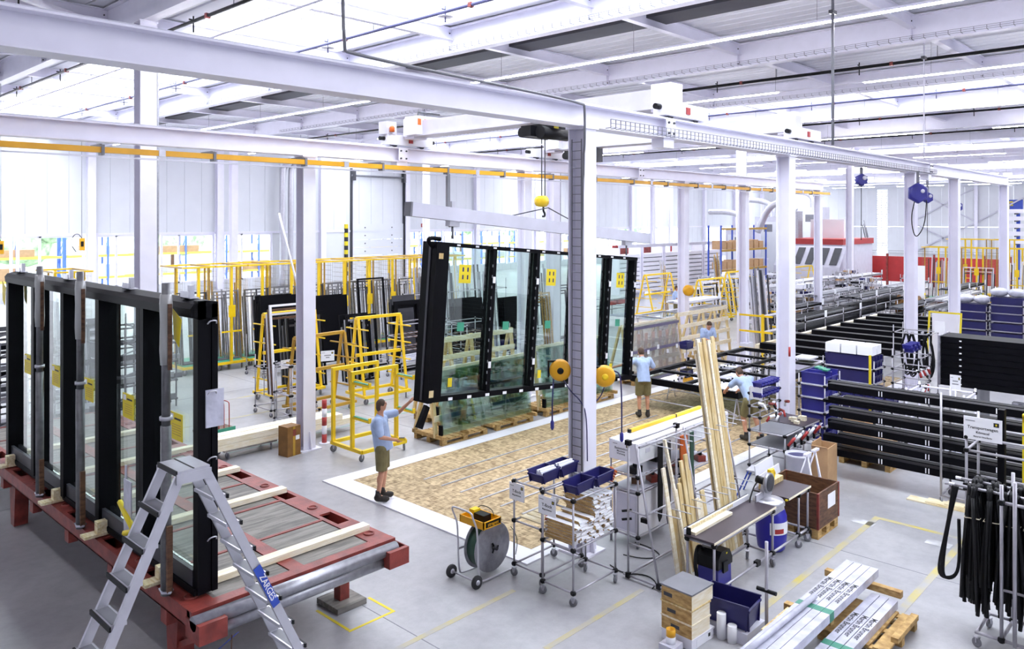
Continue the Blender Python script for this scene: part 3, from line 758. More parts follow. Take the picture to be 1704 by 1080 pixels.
def sign(par, loc, w, h, rz, lines, sub=True, name='sign_board'):
    """white sign facing local -y, then turned by rz"""
    o = bx(name, 'paper', par, -w / 2, -.004, -h / 2, w / 2, .004, h / 2)
    o.location = loc; o.rotation_euler = (0, 0, rz)
    bx('logo_mark', 'ink', o, w * .28, -.0055, h * .18, w * .42, -.0042, h * .36)
    bx('logo_mark', 'sign_yellow', o, w * .33, -.0062, h * .23, w * .37, -.0056, h * .31)
    bx('letterhead', 'print_grey', o, -w * .45, -.0052, h * .3, -w * .2, -.0042, h * .34)
    for k, (s, sz, zz) in enumerate(lines):
        if s: text(o, s, (0, -.0055, h * zz), sz, (R_(90), 0, 0))
        else: bx('print_line', 'print_grey', o, -w * sz, -.0052, h * zz - .012, w * sz, -.0042, h * zz + .012)
    return o
def pallet(x0, y0, x1, y1, label, z=0., group='wooden pallets', axis='x'):
    t = thing('wooden_pallet', label, 'pallet', ((x0 + x1) / 2, (y0 + y1) / 2, z), 0, group)
    w, l = (x1 - x0) / 2, (y1 - y0) / 2
    n = max(4, int((2 * l if axis == 'x' else 2 * w) / .19))
    if axis == 'x':
        for k in range(n):
            a = -l + 2 * l * k / n; bx('deck_board', 'pallet_wood', t, -w, a + .01, .115, w, a + 2 * l / n - .03, .138)
        for q in (-w, -.05, w - .1):
            bx('bottom_board', 'pallet_wood', t, q, -l, 0, q + .1, l, .022)
            bx('stringer', 'pallet_wood', t, q, -l, .095, q + .1, l, .115)
            for a in (-l, -.07, l - .14): bx('block', 'pallet_wood', t, q, a, .022, q + .1, a + .14, .095)
    else:
        for k in range(n):
            a = -w + 2 * w * k / n; bx('deck_board', 'pallet_wood', t, a + .01, -l, .115, a + 2 * w / n - .03, l, .138)
        for q in (-l, -.05, l - .1):
            bx('bottom_board', 'pallet_wood', t, -w, q, 0, w, q + .1, .022)
            bx('stringer', 'pallet_wood', t, -w, q, .095, w, q + .1, .115)
            for a in (-w, -.07, w - .14): bx('block', 'pallet_wood', t, a, q, .022, a + .14, q + .1, .095)
    return t

# ---------------------------------------------------------------- chipboard platform with white border
pf = thing('chipboard_platform', 'large flat chipboard work platform with white border and inlaid rails', 'platform', (8.8, 7.92, 0))
for i in range(7):
    for j in range(4):
        x0 = i * 2.5; y0 = j * 1.145
        bx('chipboard', 'osb', pf, x0 + .003, y0 + .003, .0, x0 + 2.497, y0 + 1.142, .02)
for k in range(6): bx('border_plate', 'tile_white', pf, -.42, -.3 + k * .88, 0, -.003, -.3 + k * .88 + .874, .022)
for k in range(19):
    x0 = k * .92
    bx('border_plate', 'tile_white', pf, x0, 4.583, 0, x0 + .914, 4.96, .022)
    if x0 > 1.2 or x0 < .1: bx('border_plate', 'tile_white', pf, x0, -.3, 0, x0 + .914, -.003, .022)
for k in range(7): bx('inlaid_rail', 'alu', pf, .94, 3.6 - .51 * k - .018, .02, 8.2, 3.6 - .51 * k + .018, .034)

# ---------------------------------------------------------------- hanging facade unit under its spreader beam
th = R_(4.6)
hf = thing('hanging_facade_unit', 'black framed glass facade unit hanging tilted from the crane', 'facade unit', (8.87, 10.6, 1.82))
hf.rotation_euler = (0, th, 0)
HL, HH = 6.3, 2.8
bx('end_post', 'black_alu', hf, 0, -.2, -.02, .1, .18, HH); bx('end_post_face', 'dark_grey', hf, -.012, -.05, .02, 0, .0, HH - .02)
bx('end_post_return', 'black_alu', hf, .1, -.2, 0, .3, -.14, HH - .03)
for k in range(14): bx('edge_notch', 'mid_grey', hf, .3, -.16, .12 + k * .19, .318, -.145, .15 + k * .19)
MS = [.3, 1.5, 2.75, 4.0, 5.2, HL - .12]
for i, x in enumerate(MS[1:]):
    w = .16 if i == 2 else .1
    bx('mullion', 'black_alu', hf, x, -.12, .06, x + w, .1, HH - .06)
    for k in range(12): bx('glazing_clip', 'mid_grey', hf, x - .015, -.135, .2 + k * .2, x + .0, -.12, .25 + k * .2)
    bx('white_tag', 'paper', hf, x + .02, -.126, .5, x + .09, -.1205, .62); bx('white_tag', 'paper', hf, x + .02, -.126, 2.1, x + .09, -.1205, 2.22)
bx('top_rail', 'black_alu', hf, .05, -.12, HH - .07, HL, .1, HH); bx('bottom_rail', 'black_alu', hf, .05, -.12, -.03, HL, .1, .07)
MB().tube([(.0, -.1, HH - .1), (-.12, -.1, HH - .02), (-.1, -.1, HH + .06), (.15, -.1, HH + .05)], .04, 8).build('top_seal_end', 'black_alu', hf)
MB().prism([(-.15, -.42), (.02, -.05), (.1, -.1), (-.04, -.46)], 'y', -.16, -.08).build('hanging_seal', 'black_alu', hf)
for k in range(12): bx('white_tag', 'paper', hf, .55 + k * .47, -.128, -.02, .65 + k * .47, -.1205, .03); bx('white_tag', 'paper', hf, .55 + k * .47, -.128, HH - .05, .63 + k * .47, -.1205, HH - .02)
for i, (a, b) in enumerate(zip(MS, MS[1:])):
    bx('pane', 'glass_green', hf, a + .1, -.03, .07, b, -.005, HH - .07)
    y = -.034
    if i in (0, 2, 4):
        o = bx('window_label', 'sign_yellow', hf, a + .42, y, 2.08, a + .72, y + .003, 2.42)
        for q in (-.07, .05):
            for z in (-.1, .04): bx('label_mark', 'bin_navy', o, q, -.003, z, q + .035, -.0018, z + .08)
    bx('green_label', 'green', hf, a + .45, y, 1.2, a + .62, y + .003, 1.36)
    if i % 2 == 0: bx('low_label', 'sign_yellow', hf, a + .3, y, .2, a + .4, y + .003, .36)
bx('corner_tape', 'pine', hf, .02, -.205, .08, .12, -.2, .2); bx('corner_tape', 'pine', hf, .06, -.205, 2.5, .16, -.2, 2.6)
sp = thing('spreader_beam', 'grey steel lifting spreader beam above the hanging facade unit', 'lifting beam', (8.55, 10.55, 5.06)); sp.rotation_euler = (0, R_(5.0), 0)
bx('box_beam', 'grey_steel', sp, 0, -.09, 0, 7.35, .09, .24); bx('end_cap', 'mid_grey', sp, -.01, -.092, -.002, .03, .092, .242)
for x in (1.05, 6.5):
    bx('lifting_lug', 'alu', sp, x - .12, -.06, -.1, x + .12, .06, 0); MB().cyl((x, 0, -.1), (x + .02, 0, -.32), .02).build('lifting_strap', 'mid_grey', sp)
MB().tube([(2.6, 0, .24), (3.66, 0, .5), (4.7, 0, .24)], .012).build('sling', 'dark_grey', sp)
hk = thing('hoist_hook', 'yellow crane hook block above the spreader beam', 'crane hook', (12.15, 10.6, 5.22))
MB().lathe([(.03, -.12), (.11, -.1), (.12, .1), (.03, .12)], (-.06, 0, .15), 'x', 12).build('hook_block', 'yellow', hk)
MB().tube([(0, 0, .04), (0, 0, -.05), (.05, 0, -.1), (.04, 0, -.16), (-.02, 0, -.16)], .022, 6).build('hook', 'black_plastic', hk)
for q in (-.05, .05): cy('chain', 'dark_grey', hk, (q, 0, .25), (q, 0, 1.5), .012, 6)

# ---------------------------------------------------------------- people
def bake(mb, name, m, voxel, it, par, loc=(0, 0, 0)):
    o = bpy.data.objects.new('tmp', mb.mesh('tmp', m))
    r = o.modifiers.new('r', 'REMESH'); r.mode = 'VOXEL'; r.voxel_size = voxel; r.use_smooth_shade = True
    s = o.modifiers.new('s', 'SMOOTH'); s.iterations = it; s.factor = .5
    me = evaluate(o)
    me.materials.clear(); me.materials.append(MATS[m])
    return link(name, me, par, loc)
def limb(mb, p, q, r0, r1, n=12):
    mb.cyl(p, q, r0, n, r1); mb.ell(p, r0, r0, r0, 10, 7); mb.ell(q, r1, r1, r1, 10, 7)
def person(label, loc, rz, J, hair_m='hair'):
    t = thing('person', label, 'person', loc, rz, 'workers in light blue shirts')
    V = {k: Vector(v) for k, v in J.items()}
    pel, ch, nk, hd = V['pelvis'], V['chest'], V['neck'], V['head']
    up = (hd - nk).normalized(); fwd = Vector(J.get('face', (1, 0, 0))).normalized(); side = up.cross(fwd).normalized()
    b = MB()
    limb(b, pel, (pel + ch) / 2, .135, .13); limb(b, (pel + ch) / 2, ch, .13, .14)
    for s in ('l', 'r'):
        b.ell((V['sh' + s] + ch) / 2, .12, .1, .11, 10, 7)
        limb(b, ch + (V['sh' + s] - ch) * .3, V['sh' + s], .09, .062)
        limb(b, V['sh' + s], V['el' + s], .052, .04); limb(b, V['el' + s], V['wr' + s], .041, .027)
        limb(b, pel + (V['hip' + s] - pel) * .5, V['hip' + s], .12, .1)
        limb(b, V['hip' + s], V['kn' + s], .09, .058); limb(b, V['kn' + s], V['an' + s], .056, .036)
        c = V['kn' + s] * .68 + V['an' + s] * .32 + Vector((-.012, 0, 0)); b.ell(c, .056, .054, .1, 10, 7)
        limb(b, V['an' + s], V['to' + s], .038, .03)
        # hand: palm, four fingers of different length, thumb from the side of the palm
        d = (V['wr' + s] - V['el' + s]).normalized(); hh = Vector(J.get('palm' + s, (0, 0, -1))).normalized(); sd = d.cross(hh).normalized()
        w = V['wr' + s]
        limb(b, w, w + d * .075, .03, .034)
        for k, ln in enumerate((.068, .08, .075, .058)):
            f0 = w + d * .085 + sd * ((k - 1.5) * .021); f1 = f0 + d * ln * .5 + hh * .012; f2 = f1 + d * ln * .3 + hh * ln * .45
            limb(b, f0, f1, .0115, .010, 8); limb(b, f1, f2, .010, .0085, 8)
        f0 = w + d * .03 + sd * -.03; f1 = f0 - sd * .03 + d * .03 + hh * .01; f2 = f1 + d * .035 + hh * .012
        limb(b, f0, f1, .013, .011, 8); limb(b, f1, f2, .011, .009, 8)
    limb(b, ch + (nk - ch) * .6, nk + up * .04, .075, .055)
    limb(b, nk, hd - up * .03, .056, .06)
    b.ell(hd, .085, .076, .108, 16, 12)
    b.ell(hd + fwd * .035 - up * .06, .055, .05, .055, 12, 8)          # jaw
    b.ell(hd + fwd * .092 - up * .012, .014, .013, .022, 8, 6)         # nose
    for s_ in (-1, 1): b.ell(hd + side * (s_ * .077) - up * .005 - fwd * .005, .014, .01, .028, 8, 6)
    bake(b, 'body', 'skin', .0095, 3, t)
    for s_ in (-1, 1): MB().ell(hd + fwd * .078 + side * (s_ * .032) + up * .012, .009, .011, .008, 8, 6).build('eye', 'ink', t)
    MB().bar(hd + fwd * .088 - up * .055 - side * .022, hd + fwd * .088 - up * .055 + side * .022, .008, .008).build('mouth', 'red_paint', t)
    h = MB(); h.ell(hd - fwd * .018 + up * .026, .09, .083, .098, 14, 10); h.ell(hd - fwd * .04 - up * .02, .062, .074, .08, 12, 8)
    bake(h, 'hair', hair_m, .012, 2, t)
    sm = MB()
    sm.cyl(pel + (ch - pel) * -.2, (pel + ch) / 2, .172, 14, .16); sm.ell((pel + ch) / 2, .16, .16, .16); limb(sm, (pel + ch) / 2, ch, .158, .162)
    for s in ('l', 'r'):
        sm.ell((V['sh' + s] + ch) / 2, .135, .115, .12, 10, 7); limb(sm, ch + (V['sh' + s] - ch) * .3, V['sh' + s], .105, .082)
        limb(sm, V['sh' + s], V['sh' + s] + (V['el' + s] - V['sh' + s]) * .78, .078, .075)
    limb(sm, ch, nk - up * .03, .12, .07)
    bake(sm, 'shirt', 'shirt', .013, 3, t)
    st = MB(); st.ell(pel, .15, .155, .13, 12, 8)
    for s in ('l', 'r'):
        kn = V['hip' + s] + (V['kn' + s] - V['hip' + s]) * .92
        limb(st, pel + (V['hip' + s] - pel) * .5, V['hip' + s], .13, .118); st.cyl(V['hip' + s], kn, .12, 12, .1)
    bake(st, 'shorts', 'shorts', .013, 2, t)
    for s in ('l', 'r'):
        a, o_ = V['an' + s], V['to' + s]; g = MB()
        limb(g, a + Vector((0, 0, .04)), a, .052, .055); limb(g, a + Vector((-.02, 0, -.03)), o_, .056, .045); g.cyl(a + (a - o_) * .2 + Vector((0, 0, -.075 + .0)), o_ + Vector((0, 0, -.03)), .03, 8)
        g.ell((a + o_) / 2 + Vector((0, 0, -.03)), .11, .048, .045, 12, 7)
        bake(g, 'shoe', 'shoe', .012, 2, t)
        cy('sock', 'ink', t, a + Vector((0, 0, .05)), a + Vector((0, 0, .1)), .047, 10)
    return t
stand = dict(pelvis=(0, 0, .95), chest=(-.01, 0, 1.3), neck=(0, 0, 1.5), head=(.04, 0, 1.64), hipl=(0, .09, .9), hipr=(0, -.09, .9), knl=(.03, .1, .5), knr=(.0, -.1, .5), anl=(-.01, .1, .085), anr=(-.06, -.1, .085), tol=(.15, .12, .045), tor=(.1, -.12, .045),
             shl=(0, .18, 1.43), shr=(0, -.18, 1.43))
j = dict(stand, head=(-.01, 0, 1.66), face=(.93, .1, .36), ell=(.26, .3, 1.46), wrl=(.47, .26, 1.66), elr=(.0, -.25, 1.16), wrr=(.25, -.2, 1.1), palml=(.5, 0, -.8), palmr=(0, .8, .5), pelvis=(.02, 0, .95), chest=(-.05, 0, 1.3), neck=(-.04, 0, 1.5), shl=(-.02, .18, 1.43), shr=(-.05, -.18, 1.42))
w1 = person('man in light blue shirt and khaki shorts reaching up to the hanging facade unit', (8.52, 11.22, .045), R_(-44), j)
rc = thing('crane_remote', 'small yellow and black crane remote in the hand of the man at the facade', 'remote control', (8.64, 10.85, 1.15), R_(-44))
bx('remote_body', 'yellow', rc, -.05, -.03, -.02, .09, .04, .02); bx('button_pad', 'black_plastic', rc, -.03, -.025, .02, .07, .03, .026)
j = dict(stand, elr=(.1, -.3, 1.2), wrr=(.3, -.22, 1.08), ell=(.05, .44, 1.32), wrl=(.1, .68, 1.25), palml=(0, 0, -1), palmr=(0, 0, -1), pelvis=(-.04, 0, .94), chest=(.05, 0, 1.28), neck=(.12, 0, 1.46), head=(.2, 0, 1.58), face=(.9, 0, -.4), shl=(.08, .18, 1.4), shr=(.08, -.18, 1.4))
person('man in light blue shirt seen from behind at the glazing table', (16.6, 11.15, .045), R_(50), j)
j = dict(stand, elr=(.12, -.22, 1.16), wrr=(.32, -.08, 1.12), ell=(.12, .22, 1.16), wrl=(.32, .06, 1.1), palml=(.2, 0, -1), palmr=(.2, 0, -1), chest=(.05, 0, 1.29), neck=(.09, 0, 1.47), head=(.17, 0, 1.58), face=(.75, 0, -.65), shl=(.06, .18, 1.41), shr=(.06, -.18, 1.41))
person('man in light blue shirt looking down beyond the glazing table', (22.6, 12.75, .045), R_(-125), j)
j = dict(stand, pelvis=(-.14, 0, .93), chest=(.12, 0, 1.2), neck=(.24, 0, 1.34), head=(.34, 0, 1.43), face=(.85, 0, -.5), hipl=(-.13, .09, .88), hipr=(-.13, -.09, .88), knl=(.02, .11, .5), knr=(-.1, -.11, .5), anl=(-.1, .12, .085), anr=(-.34, -.12, .085), tol=(.06, .14, .045), tor=(-.19, -.13, .045), shl=(.16, .18, 1.3), shr=(.16, -.18, 1.3), ell=(.36, .25, 1.12), wrl=(.56, .2, 1.0), elr=(.34, -.25, 1.1), wrr=(.54, -.18, .99))
person('man in light blue shirt bending over the near corner of the glazing table', (16.55, 8.3, .045), R_(62), j)
person('distant man in light blue shirt beside the small yellow hose reel', (33.0, 20.3, .045), R_(-60), dict(stand, elr=(.05, -.26, 1.16), wrr=(.22, -.2, 1.0), ell=(.05, .26, 1.16), wrl=(.22, .2, 1.0), face=(.95, 0, -.2)))
# ---------------------------------------------------------------- carts with sign boards (T-Bock)
def strip(x, y, z, l, label):
    k = ('strip', round(l, 2))
    if k not in CACHE:
        mb = MB().box(-.046, 0, 0, .046, l, .016)
        me = mb.mesh('wood_strip', 'pallet_wood'); me.materials.append(MATS['paper']); me.polygons[1].material_index = 1; me.polygons[2].material_index = 1
        CACHE[k] = me
    return tag(link('wood_strip', CACHE[k], None, (x, y, z)), label, 'wood strip', 'white coated wood strips stacked on the pipe cart')
ct = thing('pipe_cart', 'pipe frame cart loaded with stacks of white coated wood strips', 'cart', (7.9, 6.38, 0))
pipe_frame(ct, 0, 0, .92, .52, (.17, .72, 1.36), 1.4)
for x in (.3, .62): MB().cyl((x, 0, .735), (x, .52, .735), .012).build('cross_rail', 'pipe_grey', ct)
sign(ct, (-.03, .42, 1.2), .3, .24, R_(-90), (('T-Bock', .06, .02), ('Magnetleisten', .03, -.2)))
for c in range(8):
    n = 17 if c < 4 else 29
    for k in range(n):
        if c < 4 and k > 13 + (c % 2) * 2: continue
        strip(8.0 + c * .1 + random.uniform(-.006, .006), 6.4 + random.uniform(-.05, .03), .752 + k * .0185, .5, 'white coated wood strip, %s layer of the %s stack on the T-Bock cart' % (ORD[k], ORD[c]))
put_bin(8.02, 6.4, 1.392, .24, .4, .15, 'bin_navy', 'empty navy blue bin on the strip cart, side nearest the reel', R_(4), 'navy bins on the T-Bock carts', .75)
put_bin(8.45, 6.4, 1.392, .24, .4, .15, 'bin_navy', 'empty navy blue bin on the strip cart, side nearest the tool station', R_(4), 'navy bins on the T-Bock carts', .75)
ca = thing('pipe_cart', 'pipe frame cart with two bins of white parts on top', 'cart', (8.02, 7.02, 0))
pipe_frame(ca, 0, 0, .86, .52, (.17, .78, 1.33), 1.37)
sign(ca, (-.03, .44, 1.2), .28, .24, R_(-90), (('T-Bock', .055, .02), ('Magnetleisten', .03, -.2)))
for k in range(4): bx('shelf_board', 'pine_y', ca, .1 + k * .14, .03, .795, .22 + k * .14, .5, .815)
for i, x in enumerate((8.1, 8.5)):
    put_bin(x, 7.06, 1.362, .28, .38, .16, 'bin_navy', 'navy bin of folded white parts, %s on the small cart' % ('nearer the reel' if i == 0 else 'nearer the column'), R_(3), 'navy bins on the T-Bock carts', .75)
    t = thing('white_parts', 'heap of white plastic parts in the navy bin %s' % ('nearer the reel' if i == 0 else 'nearer the column'), 'parts', (x + .2, 7.2, 1.39))
    for k in range(5): bx('part_strip', 'paper', t, -.17 + .01 * k, -.09 + k * .03, .03 + .02 * (k % 3), .16, -.065 + k * .03, .1 + .022 * (k % 3))
t = thing('hand_tool', 'red and black hand tool lying on the wooden shelf boards', 'tool', (8.3, 7.15, .82), .4); bx('tool_body', 'signal_red', t, -.06, -.03, 0, .06, .03, .05); bx('tool_grip', 'black_plastic', t, .06, -.02, 0, .14, .02, .04)
t = thing('tape_roll', 'white tape roll hanging on the small cart', 'tape', (8.3, 7.03, 1.12)); MB().lathe([(.03, -.02), (.07, -.02), (.07, .02), (.03, .02)], (0, 0, 0), 'y', 14).build('roll', 'paper', t); MB().tube([(0, -.0, .05), (0, .0, .2)], .006).build('hook', 'black_plastic', t)

# ---------------------------------------------------------------- strapping reel cart
rc_ = thing('strapping_cart', 'two wheeled strapping reel cart with yellow tool tray', 'strapping cart', (7.82, 7.78, 0))
MB().lathe([(.05, -.03), (.17, -.03), (.2, -.012), (.335, -.02), (.345, -.012), (.345, .0), (.05, .0)], (0, 0, .4), 'y', 36).build('reel_flange', 'galv', rc_)
MB().lathe([(.05, .2), (.335, .2), (.345, .21), (.05, .215)], (0, 0, .4), 'y', 36).build('reel_flange', 'galv', rc_)
MB().lathe([(.05, .0), (.3, .0), (.3, .2), (.05, .2)], (0, 0, .4), 'y', 32).build('strap_roll', 'dark_green', rc_)
hb = MB().cyl((0, -.1, .4), (0, -.02, .4), .03, 12).build('hub', 'dark_grey', rc_)
for a in range(3): MB().bar((0, -.05, .4), (.08 * math.cos(a * 2.1), -.05, .4 + .08 * math.sin(a * 2.1)), .012, .02).build('hub_lever', 'black_plastic', hb)
for y in (-.1, .3):
    MB().tube([(.3, y - .02, .03), (.28, y, .025), (-.28, y, .025), (-.36, y, .08), (-.38, y, .75), (-.42, y, .85), (-.48, y, .98), (-.48, y, 1.0)], .013, 8).build('frame_tube', 'alu', rc_)
    wl = MB().lathe([(.02, -.02), (.085, -.022), (.09, -.01), (.09, .01), (.085, .022), (.02, .02)], (-.44, y + (.06 if y > 0 else -.05), .09), 'y', 18).build('wheel', 'rubber', rc_)
    MB().lathe([(.001, -.03), (.035, -.028), (.035, .028), (.001, .03)], (-.44, y + (.06 if y > 0 else -.05), .09), 'y', 10).build('wheel_hub', 'alu', wl)
MB().tube([(-.48, -.1, 1.0), (-.49, -.06, 1.03), (-.49, .26, 1.03), (-.48, .3, 1.0)], .013, 8).build('handle', 'alu', rc_)
cy('axle', 'alu', rc_, (-.44, -.14, .09), (-.44, .36, .09), .012); cy('reel_axle', 'alu', rc_, (0, -.1, .4), (0, .3, .4), .014); MB().bar((0, .28, .4), (-.37, .3, .4), .02, .03).build('reel_arm', 'alu', rc_)
ty = MB().box(-.36, -.2, .78, -.02, .28, .79).box(-.36, -.2, .79, -.345, .28, .88).box(-.035, -.2, .79, -.02, .28, .88).box(-.36, -.2, .79, -.02, -.185, .88).box(-.36, .265, .79, -.02, .28, .88).build('tool_tray', 'crane_yellow', rc_)
bx('brand_panel', 'black_plastic', ty, -.32, -.204, .8, -.04, -.2, .87)
text(ty, 'strapex', (-.18, -.206, .835), .07, (R_(90), 0, 0), 'crane_yellow')
bx('strapping_tool', 'black_plastic', rc_, -.26, -.1, .83, -.12, .1, .92); bx('tool_battery', 'yellow', rc_, -.25, .1, .84, -.13, .2, .95)
MB().tube([(-.1, .2, .92), (-.1, .1, .99), (-.1, -.1, .98), (-.12, -.16, .9)], .006).build('tool_cable', 'black_plastic', rc_)
MB().tube([(.33, -.05, .6), (.4, -.08, .5), (.42, -.1, .35), (.38, -.1, .2)], .006).build('loose_strap', 'dark_green', rc_)

# ---------------------------------------------------------------- hose reels on the big column
for i, (x, y, z, rz, l) in enumerate(((9.62, 7.16, 2.62, R_(-47), 'round yellow hose reel on the right-hand face of the big column'), (9.12, 7.62, 2.72, R_(-47), 'round yellow hose reel on the left-hand face of the big column'))):
    t = thing('hose_reel', l, 'hose reel', (x, y, z), rz, 'yellow hose reels on the big column')
    MB().lathe([(.06, -.08), (.13, -.075), (.16, -.045), (.165, 0), (.16, .05), (.1, .08)], (0, 0, 0), 'y', 26).build('reel_case', 'crane_yellow', t)
    MB().lathe([(.02, -.086), (.05, -.084), (.05, -.078)], (0, 0, 0), 'y', 14).build('case_cap', 'yellow' if i == 0 else 'black_plastic', t)
    MB().box(-.19, -.03, -.1, -.165, .03, .14).box(-.19, -.03, .12, -.05, .03, .15).build('wall_bracket', 'black_plastic', t)
    if i == 0:
        MB().tube([(.14, 0, .08), (.24, 0, .04), (.26, 0, -.3), (.26, 0, -.85)], .012).build('drop_hose', 'bin_navy', t); MB().lathe([(.012, 0), (.03, .03), (.03, .12), (.012, .15)], (.26, 0, -1.0), 'z', 10).build('hose_end', 'bin_blue', t)
        MB().tube([(0, 0, -.15), (-.05, 0, -.3), (-.16, 0, -.42), (-.22, .0, -.55), (-.23, 0, -1.2)], .009).build('supply_hose', 'bin_navy', t)
    else:
        MB().tube([(-.1, -.02, -.1), (-.12, -.02, -.5), (-.12, -.02, -.75)], .012).build('drop_hose', 'bin_navy', t); MB().lathe([(.012, 0), (.028, .03), (.028, .12), (.012, .15)], (-.12, -.02, -.9), 'z', 10).build('hose_end', 'bin_blue', t)
        MB().tube([(.05, -.05, -.14), (.15, -.1, -.3), (.3, -.2, -.42), (.38, -.24, -.6), (.39, -.25, -1.3)], .009).build('supply_hose', 'bin_navy', t)

# ---------------------------------------------------------------- tool base station
ts = thing('tool_station', 'white base cabinet station on casters with shelves of machine tools', 'tool station', (9.95, 6.78, 0))
pipe_frame(ts, 0, 0, 2.5, .5, (.17, .84, 1.08), 1.3, True, .015, .14, [0, 1.2, 2.5])
cb = bx('cabinet_box', 'tile_white', ts, .02, .02, .19, 1.3, .48, .8); bx('cabinet_door', 'grey_steel', cb, -.648, -.2, -.27, -.64, .2, .28)
for k in range(2): MB().bar((.01, .3, .5 - k * .13), (.005, .12, .56 - k * .13), .012, .035).build('black_handle', 'black_plastic', ts)
bx('shelf', 'grey_steel', ts, .02, .02, .855, 2.48, .48, .87); bx('shelf', 'grey_steel', ts, .02, .02, 1.095, 1.6, .48, 1.11)
top = bx('top_housing', 'tile_white', ts, -.05, -.03, 1.3, 2.75, .5, 1.6)
for k in range(6): bx('housing_panel', 'wall_white', ts, .0 + k * .46, -.034, 1.33, .44 + k * .46, -.03, 1.57); bx('vent_grille', 'grey_steel', ts, .16 + k * .46, -.038, 1.43, .28 + k * .46, -.034, 1.5)
sign(ts, (-.056, .27, 1.47), .34, .24, R_(-90), (('Basisstation', .05, .06), ('Maschinen', .036, -.12), ('Werkzeug', .036, -.28)))
for k in range(9):
    x = 10.05 + k * .24; z = .872 if k % 3 else 1.112
    if z > 1 and x > 11.4: z = .872
    t = thing('power_tool', '%s power tool along the shelves of the base station' % ORD[k], 'tool', (x, 6.9 + .14 * (k % 2), z), R_(30 * k), 'power tools on the base station')
    m = 'brown_wood' if k % 3 == 1 else ('black_plastic' if k % 3 == 0 else 'red_paint')
    bx('case', m, t, -.1, -.07, 0, .1, .07, .1); bx('grip', 'black_plastic', t, -.03, -.02, .1, .05, .02, .15)
for k in range(5): tag(MB().tube([(9.9, 7.25, .95 + .05 * k), (9.8, 7.15 - .02 * k, .98 + .04 * k)], .016, 8).build('red_screwdriver', 'signal_red' if k % 2 else 'orange'), '%s red handled tool beside the ear protectors' % ORD[k], 'tool', 'red handled tools')
t = thing('spirit_level', 'long yellow spirit level lying on the base station', 'spirit level', (10.35, 7.22, 1.603)); bx('level_body', 'yellow', t, 0, -.025, 0, 2.2, .025, .05); bx('level_cap', 'black_plastic', t, -.01, -.026, -.0, .03, .026, .052); bx('vial_window', 'black_plastic', t, 1.35, -.028, .0, 1.38, .028, .054)
# cables on the floor
tag(MB().tube([(9.6, 6.8, .02), (9.7, 6.5, .012), (9.95, 6.35, .012), (10.1, 6.6, .012), (10.05, 6.9, .04)], .008).build('power_cable', 'black_plastic'), 'black cable looping on the floor beside the base station', 'cable')
tag(MB().tube([(9.2, 6.75, .012), (9.1, 6.45, .012), (9.3, 6.2, .012), (9.2, 5.95, .012), (9.0, 5.9, .012)], .008).build('power_cable', 'black_plastic'), 'black cable running to the timber rack foot', 'cable')
# hanging apron and straps on the timber rack
# ---------------------------------------------------------------- timber rack with planks
tk = thing('timber_rack', 'slanted pipe frame rack holding upright timber planks', 'rack', (9.04, 5.7, 0))
for x in (0, 1.25, 2.5):
    cy('post', 'pipe_grey', tk, (x, .62, .04), (x, .62, 1.92), .016); cy('slanted_post', 'pipe_grey', tk, (x, .12, .04), (x, .5, 1.9), .016)
    cy('foot_rail', 'pipe_grey', tk, (x, -.12, .05), (x, .7, .05), .016); bx('joint', 'black_plastic', tk, x - .03, .59, .02, .03 + x, .65, .09); bx('joint', 'black_plastic', tk, x - .03, .09, .02, .03 + x, .15, .09)
    bx('joint', 'black_plastic', tk, x - .03, .58, 1.86, x + .03, .66, 1.93); bx('joint', 'black_plastic', tk, x - .025, .3, .85, x + .025, .4, .91)
    for z in (.5, .95): cy('stay', 'pipe_grey', tk, (x, .62, z), (x, .12 + z * .2, z), .012)
for y, z in ((.62, 1.9), (.44, 1.86), (.12, .06), (.34, .95), (.62, .06)): cy('long_rail', 'pipe_grey', tk, (0, y, z), (2.5, y, z), .016)
for k in range(9): MB().tube([(.25 + k * .26, .5, 1.86), (.25 + k * .26, .06, 1.86)], .007).tube([(.2 + k * .26, .35, .95), (.2 + k * .26, -.1, .96)], .007).build('divider_finger', 'alu', tk)
random.seed(5)
pos = [(9.42, 1.55), (9.5, .95), (9.58, .85), (9.66, 1.2), (9.74, 1.25), (9.82, 1.3), (9.9, 1.55), (9.98, 1.6), (10.06, 1.35), (10.16, .95), (10.26, .9), (10.38, 1.0)]
for k, (x, h) in enumerate(pos):
    o = MB().box(-.04, -.012, 0, .04 + .01 * (k % 3), .012, h).build('plank', random.choice(('pine', 'pine', 'pine_pale')), None, (x, 5.74 + .02 * (k % 3), .0))
    o.rotation_euler = (R_(-9), R_(random.uniform(-2, 2)), 0); tag(o, '%s short pine plank in the timber rack' % ORD[k], 'plank', 'short planks in the timber rack')
for k in range(13):
    h = 3.2 - (.0 if k < 7 else .12) - .05 * (k % 3)
    o = MB().box(-.045, -.014, 0, .045, .014, h).build('plank', 'pine' if k % 4 else 'pine_pale', None, (10.68 + (k % 7) * .085, 5.72 + (k // 7) * .05, .0))
    o.rotation_euler = (R_(-8), R_(random.uniform(-1, 1) - 1.0), R_(3)); tag(o, '%s tall pine board in the upright bundle' % ORD[k], 'plank', 'tall boards in the timber rack')
o = MB().box(-.02, -.02, 0, .02, .02, 1.95).build('plank', 'pine_pale', None, (9.62, 5.66, 0)); o.rotation_euler = (R_(-10), R_(-5), 0); tag(o, 'long pale batten leaning against the top of the timber rack', 'plank')
